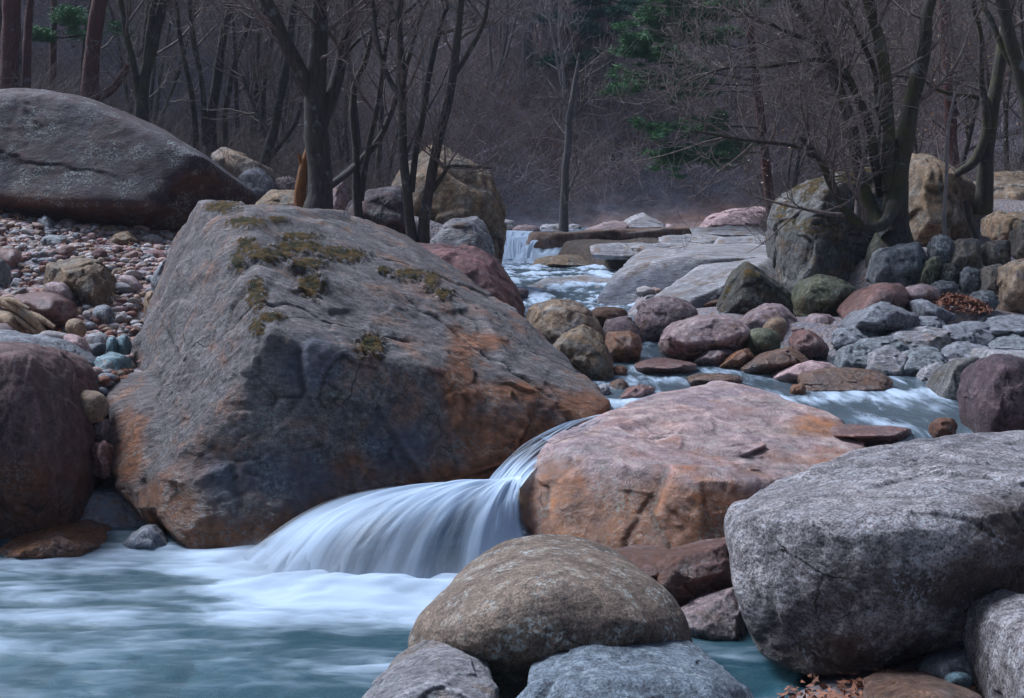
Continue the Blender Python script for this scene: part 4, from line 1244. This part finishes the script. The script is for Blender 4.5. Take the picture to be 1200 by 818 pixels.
def twigs_on(rs, path, lvl, maxl, out, dens, L, up=0.12, spread=0.9, rmin=0.003):
    pts, rad = path
    n = len(pts)
    cnt = dens[lvl] if lvl < len(dens) else 0
    for k in range(cnt):
        t = rs.uniform(0.18, 1.0) * (n - 1)
        i = min(int(t), n - 2)
        f = t - i
        p = pts[i] * (1 - f) + pts[i + 1] * f
        r = (rad[i] * (1 - f) + rad[i + 1] * f) * rs.uniform(.45, .7)
        ax = pts[i + 1] - pts[i]
        ax /= np.linalg.norm(ax) + 1e-9
        d = rs.normal(size=3)
        d -= ax * (d @ ax)
        d /= np.linalg.norm(d) + 1e-9
        dd = ax * rs.uniform(.4, .9) + d * spread
        ll = L[lvl] * rs.uniform(.5, 1.15)
        b = grow_branch(rs, p, dd, ll, max(min(r, ll * 0.022), rmin), n=[7, 6, 5, 4][min(lvl, 3)], trop=up)
        b = (b[0], np.maximum(b[1], rmin * 0.55))
        out.append(b)
        if lvl + 1 < maxl:
            twigs_on(rs, b, lvl + 1, maxl, out, dens, L, up, spread, rmin)


def smooth_path(pts, rad, m=6, rs=None, wob=0.0):
    """Catmull-Rom through the given points"""
    pts = np.array(pts, dtype=float)
    rad = np.array(rad, dtype=float)
    P0 = np.vstack([2 * pts[0] - pts[1], pts, 2 * pts[-1] - pts[-2]])
    R0 = np.concatenate([[rad[0]], rad, [rad[-1]]])
    op, orr = [], []
    for i in range(1, len(P0) - 2):
        for t in np.linspace(0, 1, m, endpoint=False):
            a, b, c, d = P0[i - 1], P0[i], P0[i + 1], P0[i + 2]
            op.append(0.5 * (2 * b + (c - a) * t + (2 * a - 5 * b + 4 * c - d) * t * t + (3 * b - a - 3 * c + d) * t ** 3))
            orr.append(R0[i] * (1 - t) + R0[i + 1] * t)
    op.append(P0[-2])
    orr.append(R0[-2])
    op = np.array(op)
    orr = np.array(orr)
    if rs is not None and wob:
        q = op * 1.7
        op = op + wob * np.stack([noise3(q + 3), noise3(q + 31), 0 * q[:, 0]], 1)
        orr = orr * (1 + 0.13 * noise3(op * 3.1 + 5))
    return op, orr


def traced_tree(limbs, d, label, seed, bark='dark', twig='twig', dens=(7, 6, 5), L=(1.6, 0.8, 0.45), name='bare_tree', cat='tree', group=None, sides=12, rmin=0.004, twig_from=0, spread=0.9, crown='crown'):
    """limbs: lists of (px, py, width_px[, depth offset]); the first begins at the root"""
    rs = np.random.RandomState(seed)
    tr, out = [], []
    for li, lm in enumerate(limbs):
        dy = 0 if li == 0 else rs.uniform(-0.5, 0.5)
        pts = []
        for k, q in enumerate(lm):
            off = q[3] if len(q) > 3 else dy * k / max(len(lm) - 1, 1)
            pts.append(P(q[0], q[1], d + off))
        rad = [q[2] * 0.85 / 2 / F * d for q in lm]
        if li == 0:
            pts.insert(0, pts[0] - np.array([0, 0, 0.5]))
            rad.insert(0, rad[0] * 1.35)
            rad[1] *= 1.1
        # carry the limb on above the top of the picture
        if lm[-1][1] <= 2:
            dirn = pts[-1] - pts[-2]
            dirn /= np.linalg.norm(dirn)
            for q in (1.2, 2.4, 3.6):
                pts.append(pts[-1] + (dirn + np.array([rs.normal() * .15, rs.normal() * .15, .1])) * 1.2)
                rad.append(rad[-1] * 0.66)
        path = smooth_path(pts, rad, 6, rs, 0.03)
        tr.append(path)
        n = len(path[0])
        if li >= twig_from:
            s = n // 3 if li == 0 else n // 8
            twigs_on(rs, (path[0][s:], path[1][s:]), 0, len(dens), out, dens, L, rmin=rmin, spread=spread)
    base = tr[0][0][1].copy()
    root = link(name, None, None, base)
    tag(root, label, cat, group)
    v, q = tubes(tr, sides)
    link('trunk', mesh_np('trunk', v - base, quads=q), BK[bark], parent=root)
    if out:
        v, q = tubes(out, 4)
        link(crown, mesh_np(crown, v - base, quads=q), BK[twig], parent=root)
    return root


traced_tree([[(374, 250, 40), (376, 225, 34), (372, 165, 32), (370, 105, 30), (374, 50, 24), (375, 0, 22)],
             [(366, 112, 22), (350, 80, 20), (332, 45, 18), (312, 0, 16)],
             [(374, 165, 16), (388, 118, 19), (395, 92, 18), (402, 60, 17), (408, 0, 15)],
             [(340, 60, 8), (318, 30, 6), (300, -5, 5)]],
            15, 'thick dark forked tree standing behind the huge boulder', 1, 'dark', dens=(10, 7, 5), L=(1.5, 0.8, 0.4))
traced_tree([[(352, 236, 16), (356, 205, 15), (359, 188, 14), (362, 172, 9), (364, 160, 3)], [(357, 200, 9), (351, 186, 5), (349, 178, 1)], [(360, 190, 7), (368, 176, 5), (369, 168, 1)]], 15.3, 'broken orange stump left of the forked tree', 2, 'stump', dens=(), name='tree_stump', cat='stump')
traced_tree([[(484, 290, 15), (478, 230, 13), (472, 165, 12), (470, 90, 11), (471, 0, 9)],
             [(496, 285, 17), (500, 235, 14), (512, 180, 13), (530, 100, 12), (536, 50, 10), (540, 0, 9)],
             [(482, 225, 9), (492, 160, 9), (503, 90, 8), (518, 20, 7), (522, 0, 6)],
             [(531, 92, 8), (550, 60, 7), (565, 30, 6), (572, 0, 5)],
             [(500, 232, 7), (520, 205, 6), (530, 195, 5), (575, 197, 3)],
             [(472, 120, 8), (455, 90, 7), (440, 40, 6), (436, 0, 5)]],
            14.3, 'clump of slim dark stems before the tall brown boulder', 3, 'dark', dens=(8, 6, 4), L=(1.1, 0.6, 0.35))
traced_tree([[(420, 245, 12), (417, 190, 10), (414, 110, 9), (430, 70, 7), (440, 20, 5), (441, 0, 4)],
             [(424, 235, 9), (432, 170, 8), (445, 110, 7), (452, 50, 6), (458, 0, 5)],
             [(374, 228, 9, -1.2), (396, 212, 10, -.8), (420, 190, 10), (446, 160, 9), (462, 120, 8), (478, 70, 7), (492, 20, 6), (500, 0, 5)],
             [(402, 65, 4), (430, 40, 6), (470, 18, 5), (490, 2, 4)]],
            16.5, 'slim leaning stems between the forked tree and the stem clump', 4, 'dark', dens=(8, 6, 4), L=(1.2, 0.6, 0.35))
traced_tree([[(168, 160, 20), (166, 120, 18), (172, 80, 15), (186, 30, 13), (192, 0, 12)],
             [(164, 128, 12), (158, 80, 9), (148, 40, 8), (142, 0, 7)],
             [(168, 110, 9), (172, 60, 9), (178, 20, 8), (182, 0, 8)]],
            22, 'twin trunk with a pale stem above the purple boulder', 5, 'mossy', dens=(9, 6, 4), L=(1.8, .9, .5), rmin=.005)
traced_tree([[(249, 190, 16), (248, 140, 14), (255, 90, 13), (262, 40, 11), (272, 0, 9)],
             [(230, 180, 9), (226, 120, 8), (215, 60, 7), (205, 0, 6)],
             [(240, 170, 8), (238, 110, 7), (228, 50, 7), (222, 0, 6)],
             [(264, 175, 7), (266, 120, 7), (280, 60, 6), (300, 0, 5)]],
            24, 'four stemmed tree rising behind the purple boulder', 6, 'dark', dens=(9, 7, 4), L=(2.0, 1.0, .5), rmin=.005)
traced_tree([[(308, 205, 15), (318, 165, 13), (330, 110, 12), (338, 60, 11), (346, 0, 10)],
             [(296, 205, 6), (325, 175, 6), (345, 145, 5), (352, 120, 4)],
             [(318, 160, 6), (300, 130, 5), (285, 90, 5)]],
            22.5, 'leaning tree left of the thick forked one', 7, 'dark', dens=(8, 7, 4), L=(2.0, 1.0, .5), rmin=.005)
traced_tree([[(108, 130, 26), (106, 90, 22), (112, 40, 20), (116, 0, 20)], [(104, 118, 9), (128, 108, 10), (146, 85, 9), (150, 76, 7)]],
            25, 'reddish pine trunk behind the crest of the purple boulder', 8, 'red', dens=(3, 6, 5), L=(2.2, 1.0, .5), rmin=.005)
traced_tree([[(10, 120, 24), (12, 60, 22), (14, 0, 22)], [(30, 118, 12), (32, 50, 11), (36, 0, 10)]], 23, 'double reddish trunk at the upper left corner', 9, 'red', dens=(4, 6, 5), L=(2.0, 1.0, .5), rmin=.005)
traced_tree([[(660, 278, 13), (661, 230, 11), (664, 180, 10), (668, 130, 8), (674, 95, 6), (680, 62, 3)],
             [(668, 140, 5), (680, 128, 4), (692, 118, 2)], [(661, 235, 4), (672, 210, 3), (680, 190, 2)]],
            32, 'lone thin tree standing above the far cascade', 10, 'grey', dens=(8, 5, 4), L=(1.4, .8, .4), rmin=.006)
traced_tree([[(1046, 292, 56), (1047, 262, 38), (1050, 225, 32), (1058, 170, 26), (1072, 110, 22), (1084, 50, 18), (1092, 0, 16)],
             [(1042, 222, 20), (1041, 165, 17), (1039, 110, 16), (1032, 55, 15), (1018, 0, 14)],
             [(1040, 275, 22, -.2), (1020, 245, 19), (1005, 190, 17), (992, 130, 16), (965, 55, 14), (940, 15, 12), (930, 0, 12)],
             [(1032, 228, 14, .3), (1026, 185, 13), (1012, 130, 11), (995, 90, 9), (985, 78, 8)],
             [(1048, 240, 20, -.4), (1036, 262, 15, -.6), (1015, 266, 13, -.7), (992, 246, 12, -.7), (975, 215, 11, -.7), (960, 185, 9, -.7), (938, 160, 7, -.7)],
             [(955, 184, 6, -.7), (925, 170, 5, -.8), (880, 165, 4, -1), (815, 154, 3, -1.2)],
             [(985, 75, 8), (950, 70, 6), (900, 78, 5), (850, 80, 4), (800, 100, 3)],
             [(960, 52, 7), (925, 38, 6), (885, 20, 5), (840, 5, 4)],
             [(1012, 140, 6), (1000, 95, 5), (985, 80, 5)],
             [(1052, 180, 10), (1030, 130, 8), (1025, 80, 7), (1000, 30, 6), (990, 0, 5)]],
            15.6, 'large multi stemmed tree with sweeping low limb on the right bank', 11, 'mossy', dens=(9, 8, 6), L=(1.7, 0.9, 0.45), rmin=.004, spread=1.0)
traced_tree([[(1154, 215, 20), (1158, 165, 18), (1166, 110, 17), (1176, 50, 15), (1184, 0, 14)],
             [(1120, 205, 10), (1145, 185, 14), (1156, 140, 12), (1150, 90, 8), (1148, 40, 6), (1140, 0, 5)],
             [(1165, 118, 7), (1135, 112, 6), (1105, 108, 5), (1075, 92, 4), (1040, 88, 3)]],
            18, 'grey trunk with arching limb near the right edge', 12, 'mossy', dens=(8, 7, 5), L=(1.6, 0.9, 0.45), rmin=.004)
traced_tree([[(1215, 240, 24), (1208, 150, 20), (1196, 90, 18), (1180, 30, 16), (1174, 0, 15)], [(1200, 100, 9), (1178, 60, 8), (1160, 20, 7), (1150, 0, 6)]],
            17, 'dark tree leaning in from the right edge', 13, 'mossy', dens=(8, 7, 5), L=(1.6, 0.9, 0.45), rmin=.004)
traced_tree([[(1107, 290, 6), (1108, 220, 5), (1110, 160, 4.5), (1118, 115, 3), (1124, 100, 2)]], 15.0, 'thin pale sapling right of the multi stemmed tree', 14, 'pale', 'pale', dens=(9, 4), L=(.7, .35), rmin=.003)
traced_tree([[(1143, 282, 9), (1136, 260, 8), (1130, 236, 5)]], 15.4, 'short leaning dead stick above the dry wall', 15, 'dark', dens=(), name='dead_stick', cat='stick')
traced_tree([[(1118, 200, 14), (1112, 120, 13), (1108, 60, 12), (1104, 0, 12)]], 24, 'red barked pine trunk behind the multi stemmed tree', 16, 'red', dens=(3, 5, 4), L=(1.8, .9, .5), rmin=.005)

# generic bare trees: a few grown once, then copied
def bare_template(seed, H, r0, stems=1, dens=(13, 8, 5), L=(0.28, 0.14, 0.075), rmin=0.006, spread=0.8):
    rs = np.random.RandomState(seed)
    tr, out = [], []
    for s in range(stems):
        lean = rs.normal(size=2) * (0.06 + 0.12 * (stems > 1))
        pts = [np.array([0, 0, -0.6])]
        pts.append(np.array([rs.normal() * .05, rs.normal() * .05, 0.1]))
        dv = np.array([lean[0], lean[1], 1.0])
        for k in range(6):
            dv = dv + np.array([rs.normal() * .10, rs.normal() * .10, .1])
            dv /= np.linalg.norm(dv)
            pts.append(pts[-1] + dv * H / 6)
        rad = r0 * np.array([1.4, 1.1, .9, .75, .6, .42, .25, .08])
        path = smooth_path(pts, rad, 4)
        tr.append(path)
        s0 = len(path[0]) // 5
        twigs_on(rs, (path[0][s0:], path[1][s0:]), 0, len(dens), out, dens, [q * H for q in L], up=0.16, spread=spread, rmin=rmin)
    v1, q1 = tubes(tr, 7)
    v2, q2 = tubes(out, 3)
    return (v1, q1), (v2, q2)


def template_one(seed, bark, twig, **kw):
    (v1, q1), (v2, q2) = bare_template(seed, **kw)
    me = mesh_np('bare_tree', np.vstack([v1, v2]), quads=np.vstack([q1, q2 + len(v1)]))
    me.materials.append(BK[bark])
    me.materials.append(BK[twig])
    me.polygons.foreach_set('material_index', np.concatenate([np.zeros(len(q1), np.int32), np.ones(len(q2), np.int32)]))
    return me


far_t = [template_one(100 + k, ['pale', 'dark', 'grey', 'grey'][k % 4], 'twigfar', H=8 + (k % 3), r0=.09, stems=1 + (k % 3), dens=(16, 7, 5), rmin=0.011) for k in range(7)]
rf = random.Random(5)


def plant(me, x, y, s, label, group, name='bare_tree', cat='tree', dz=0.0):
    o = bpy.data.objects.new(name, me)
    COL.objects.link(o)
    o.location = (x, y, T1(x, y) + dz)
    o.scale = (s, s, s)
    o.rotation_euler = (0, 0, rf.uniform(0, 6.28))
    tag(o, label, cat, group)
    return o


for k in range(285):
    y = 44 + 50 * rf.random() ** 1.1
    x = (rf.uniform(-60, 1260) - 600) / F * y
    s = rf.uniform(.45, .95) if y < 60 else rf.uniform(.7, 1.2)
    plant(rf.choice(far_t), x, y, s, 'one of the bare grey trees covering the far wooded slope', 'bare trees on the far slope')

mid_t = [template_one(200 + k, 'dark', 'twig', H=9, r0=.085, stems=1 + (k % 3), dens=(14, 8, 6), rmin=0.006) for k in range(5)]
for k in range(18):
    y = rf.uniform(27, 42)
    px = rf.uniform(-60, 470)
    x = (px - 600) / F * y
    plant(rf.choice(mid_t), x, y, rf.uniform(.7, 1.2), 'one of the slim dark trees in the wood behind the left boulders', 'slim trees behind the left boulders')
for k in range(22):
    y = rf.uniform(24, 42)
    px = rf.uniform(870 if y > 30 else 990, 1260)
    x = (px - 600) / F * y
    plant(rf.choice(mid_t), x, y, rf.uniform(.6, 1.1), 'one of the slim trees in the thicket on the right slope', 'slim trees of the right thicket')

# brush that reads as one mass: thin bent twigs over the far slope and the wood floor
rs = np.random.RandomState(77)


def brush(name, N, yr, pxr, lr, r, mat, seed, skip=None):
    rs = np.random.RandomState(seed)
    y = yr[0] + (yr[1] - yr[0]) * rs.rand(N) ** 1.1
    px = rs.uniform(pxr[0], pxr[1], N)
    x = (px - 600) / F * y
    if skip is not None:
        kk = ~skip(px, y)
        x, y = x[kk], y[kk]
    N = len(x)
    # twigs grow in tufts
    z = terrain(x, y)
    base = np.stack([x, y, z - .05], 1)
    per = 9
    base = np.repeat(base, per, 0)
    n = len(base)
    hl = rs.uniform(0, 1, n) * lr[1] * 0.8
    base[:, :2] += rs.normal(size=(n, 2)) * lr[0] * .35
    base[:, 2] += hl * 0.7
    d = rs.normal(size=(n, 3)) * np.array([.8, .8, .45])
    d[:, 2] = np.abs(d[:, 2]) + .35
    d /= np.linalg.norm(d, axis=1)[:, None]
    Ls = rs.uniform(lr[0], lr[1], n)
    bend = rs.normal(size=(n, 3)) * .25
    t = np.linspace(0, 1, 4)
    pts = base[:, None, :] + d[:, None, :] * (t[None, :, None] * Ls[:, None, None]) + bend[:, None, :] * (t[None, :, None] ** 2 * Ls[:, None, None])
    rad = r * (1 - 0.75 * t)[None, :] * rs.uniform(.6, 1.3, n)[:, None]
    v, q = tubes(list(zip(pts, rad)), 3)
    me = mesh_np(name, v, quads=q)
    tag(link(name, me, mat), kind='stuff')


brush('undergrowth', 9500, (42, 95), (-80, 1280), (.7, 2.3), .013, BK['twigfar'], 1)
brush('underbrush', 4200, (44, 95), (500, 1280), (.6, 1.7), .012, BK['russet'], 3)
brush('brushwood', 4200, (20, 44), (-60, 1260), (.5, 1.3), .006, BK['twig'], 2, skip=lambda px, y: ((px > 470) & (px < 900)) | ((px > 850) & (y < 21)))


# ------------------------------------------------------------------ pines
def needle_mat(name, a, b):
    T = NT(name)
    tc = T.n('TexCoord').outputs['Object']
    n = T.noise(tc, 2.5, 3, 0.6)
    bs = T.n('BsdfPrincipled')
    T.set(bs.inputs['Base Color'], T.mix(T.rng(n, .35, .65), a, b))
    bs.inputs['Roughness'].default_value = 0.7
    T.t.links.new(bs.outputs[0], T.out.inputs[0])
    return T.m


ND = needle_mat('pine_needles', (0.045, 0.15, 0.06), (0.10, 0.24, 0.08))
NDF = needle_mat('pine_needles_far', (0.018, 0.09, 0.06), (0.035, 0.13, 0.075))


def pine(trunk, d, boughs, label, seed, nl=0.12, mat=ND, bark='red', count=1.0):
    """boughs: (start px,py) -> (end px,py) of each needle-bearing branch"""
    rs = np.random.RandomState(seed)
    base = P(trunk[0][0], trunk[0][1], d)
    root = link('pine_tree', None, None, base)
    tag(root, label, 'pine tree')
    tp = smooth_path([P(q[0], q[1], d) for q in trunk], [q[2] / 2 / F * d for q in trunk], 5)
    v, q = tubes([tp], 9)
    link('trunk', mesh_np('trunk', v - base, quads=q), BK[bark], parent=root)
    for (x0, y0, x1, y1, spread) in boughs:
        a = P(x0, y0, d)
        b = P(x1, y1, d + rs.uniform(-1.2, .6))
        L = np.linalg.norm(b - a)
        br = grow_branch(rs, a, b - a, L, .03 * d / 30, n=7, wig=.05, trop=0)
        subs = [br]
        tufts = []
        for k in range(int(16 * spread)):
            t = rs.uniform(.25, 1.0)
            i = min(int(t * 6), 5)
            p = br[0][i] + (br[0][i + 1] - br[0][i]) * rs.rand()
            dv = (b - a) / L + rs.normal(size=3) * np.array([.7, .9, .22]) + np.array([0, 0, .08])
            s = grow_branch(rs, p, dv, L * rs.uniform(.12, .32), .010 * d / 30, n=4, wig=.1, trop=.02)
            subs.append(s)
            for j in range(1, 4):
                for _ in range(2):
                    tufts.append(s[0][j] + rs.normal(size=3) * .05)
        bv, bq = tubes(subs, 4)
        bo = link('bough', mesh_np('bough', bv - base, quads=bq), BK['dark'], parent=root)
        # needles: flat tufts of narrow blades
        tufts = np.array(tufts)
        m = int(26 * count)
        c = np.repeat(tufts, m, 0)
        n = len(c)
        dv = rs.normal(size=(n, 3)) * np.array([1, 1, .35]) + np.array([0, 0, .12])
        dv /= np.linalg.norm(dv, axis=1)[:, None]
        sd = np.cross(dv, rs.normal(size=(n, 3)))
        sd /= np.linalg.norm(sd, axis=1)[:, None]
        w_ = nl * .07
        ll = nl * rs.uniform(.7, 1.4, n)[:, None]
        c = c + rs.normal(size=(n, 3)) * np.array([.08, .08, .025]) * d / 34
        vv = np.stack([c - sd * w_, c + sd * w_, c + dv * ll], 1).reshape(-1, 3)
        tt_ = np.arange(n * 3).reshape(-1, 3)
        link('needles', mesh_np('needles', vv - base, tris=tt_, smooth=False), mat, parent=bo)


pine([(905, 262, 12), (893, 150, 10), (880, 40, 9), (872, -60, 6)], 33,
     [(872, 0, 770, 2, 1), (876, 20, 760, 22, 1.2), (880, 42, 752, 45, 1.2), (878, 60, 758, 32, 1), (880, 30, 830, 48, 1), (885, 95, 735, 68, 1), (885, 100, 730, 92, 1.2), (886, 108, 742, 106, 1.2),
      (890, 150, 768, 148, 1.2), (892, 165, 778, 168, 1.3), (892, 178, 785, 192, 1.3), (890, 168, 830, 180, 1), (872, -20, 790, -12, 1), (876, 10, 830, 12, 1.2), (870, -5, 940, -8, 1)],
     'green pine reaching its boughs over the right bank', 31, nl=.18, count=2.2)
pine([(722, 190, 6), (716, 60, 6), (712, -60, 4)], 49,
     [(714, 0, 680, 6, .8), (714, 12, 684, 22, .8), (714, 25, 738, 30, .8), (716, 60, 672, 66, .7), (714, 0, 745, 6, .8), (716, 40, 690, 44, .7), (714, -15, 690, -10, .8), (714, 12, 730, 16, .8)],
     'distant dark pine on the far slope beside the cliff', 32, nl=.30, mat=NDF)
pine([(668, 180, 6), (664, 90, 6), (660, -60, 4)], 47.5,
     [(662, 20, 640, 24, .7), (664, 68, 640, 70, .8), (664, 76, 690, 70, .8), (662, 30, 690, 34, .7)],
     'distant pine in front of the reddish cliff', 33, nl=.30, mat=NDF)
pine([(60, 170, 9), (62, 80, 8), (64, -40, 6)], 28,
     [(62, 20, 100, 24, 1), (62, 40, 40, 42, .8), (62, 15, 88, 12, .8), (62, 44, 140, 46, .7)], 'pine with green sprays among the upper left trunks', 34, nl=.12)

# ------------------------------------------------------------------ haze in the valley
zmax = float(gz.max())
hv = np.array([(x, y, z) for x in (-160, 160) for y in (-40, 200) for z in (float(gz.min()) - 1, zmax + 15)])
hz = mesh_np('haze', hv, quads=[(0, 1, 3, 2), (4, 6, 7, 5), (0, 4, 5, 1), (2, 3, 7, 6), (0, 2, 6, 4), (1, 5, 7, 3)], smooth=False)
TH = NT('haze_air')
pv = TH.n('VolumePrincipled')
pv.inputs['Color'].default_value = (0.66, 0.78, 1.0, 1)
pv.inputs['Density'].default_value = 0.0006
pv.inputs['Anisotropy'].default_value = 0.2
TH.t.links.new(pv.outputs[0], TH.out.inputs['Volume'])
tag(link('haze', hz, TH.m), kind='stuff')

# ------------------------------------------------------------------ driftwood, leaves
rs = np.random.RandomState(8)
dw = []
for (a, b, c_, w_) in [((-10, 350), (30, 364), (62, 398), 11), ((-6, 362), (24, 374), (50, 394), 8), ((28, 366), (48, 372), (66, 384), 8), ((0, 352), (18, 352), (40, 362), 6)]:
    q = smooth_path([P(a[0], a[1], 10.4), P(b[0], b[1], 10.2), P(c_[0], c_[1], 10.1)], [w_ / 2 / F * 10, w_ / 1.6 / F * 10, w_ / 3 / F * 10], 10, rs, .04)
    dw.append(q)
v, q = tubes(dw, 10)
o = link('driftwood', mesh_np('driftwood', v - v.mean(0), quads=q), BK['wood'], v.mean(0))
tag(o, 'weathered tangle of pale driftwood lying on the left gravel', 'driftwood')


def leaf_mat():
    T = NT('fallen_leaves')
    inf = T.n('TexCoord').outputs['Object']
    n = T.noise(inf, 14, 3, .7)
    bs = T.n('BsdfPrincipled')
    T.set(bs.inputs['Base Color'], T.mix(T.rng(n, .35, .65), (0.10, 0.038, 0.022), (0.36, 0.15, 0.085)))
    bs.inputs['Roughness'].default_value = .75
    T.t.links.new(bs.outputs[0], T.out.inputs[0])
    return T.m


LM = leaf_mat()


def leaves(name, centers, size, label=None, lift=None):
    c = np.array(centers)
    n = len(c)
    r = np.random.RandomState(n)
    up = r.normal(size=(n, 3)) * .45 + np.array([0, 0, 1])
    up /= np.linalg.norm(up, axis=1)[:, None]
    a = np.cross(up, r.normal(size=(n, 3)))
    a /= np.linalg.norm(a, axis=1)[:, None]
    b = np.cross(up, a)
    s = size * r.uniform(.6, 1.3, n)[:, None]
    mid = c - up * s * .25
    vv = np.stack([c - a * s, mid - b * s * .45, mid * 1.0, mid + b * s * .45, c + a * s], 1).reshape(-1, 3)
    k = np.arange(n)[:, None] * 5
    tris = np.concatenate([k + np.array([[0, 1, 2]]), k + np.array([[0, 2, 3]]), k + np.array([[1, 4, 2]]), k + np.array([[2, 4, 3]])])
    o = link(name, mesh_np(name, vv, tris=tris, smooth=False), LM)
    tag(o, kind='stuff')


r = np.random.RandomState(4)
pile = []
for k in range(900):
    a = r.uniform(0, 6.28)
    q = r.rand() ** .5
    g = P(1122 + 38 * q * math.cos(a), 362, 13.0)
    pile.append([g[0], 13.1 + .5 * q * math.sin(a), P(1122, 363, 13.1)[2] + .16 * (1 - q * q) + r.uniform(0, .03)])
leaves('leaf_pile', pile, .04)
lit = []
for (px, py, d, sx, sy, n, zz_) in [(905, 806, 4.8, .10, .10, 110, -.02), (985, 800, 4.8, .2, .14, 260, .0), (1090, 800, 4.85, .2, .16, 200, .02), (1190, 425, 10.4, .3, .3, 60, None)]:
    g = P(px, py, d)
    for k in range(n):
        x, y = g[0] + r.normal() * sx, g[1] + r.normal() * sy
        lit.append([x, y, T1(x, y) + .03 + r.uniform(0, .05)])
for k in range(900):
    y = 9 + 8 * r.rand()
    px = r.uniform(0, 215)
    x = (px - 600) / F * y
    lit.append([x, y, T1(x, y) + .06 + r.uniform(0, .05)])
leaves('fallen_leaves', lit, .028)
# last golden leaves hanging in the right-hand thicket
gold = []
for k in range(60):
    y = r.uniform(20, 32)
    px = r.uniform(860, 1200)
    c0 = P(px, r.uniform(20, 215), y)
    for j in range(26):
        gold.append(c0 + r.normal(size=3) * np.array([.35, .35, .12]))
T_ = NT('golden_leaf')
bs = T_.n('BsdfPrincipled')
bs.inputs['Base Color'].default_value = (0.20, 0.10, 0.02, 1)
T_.t.links.new(bs.outputs[0], T_.out.inputs[0])
LM = T_.m
leaves('golden_foliage', gold, .032)
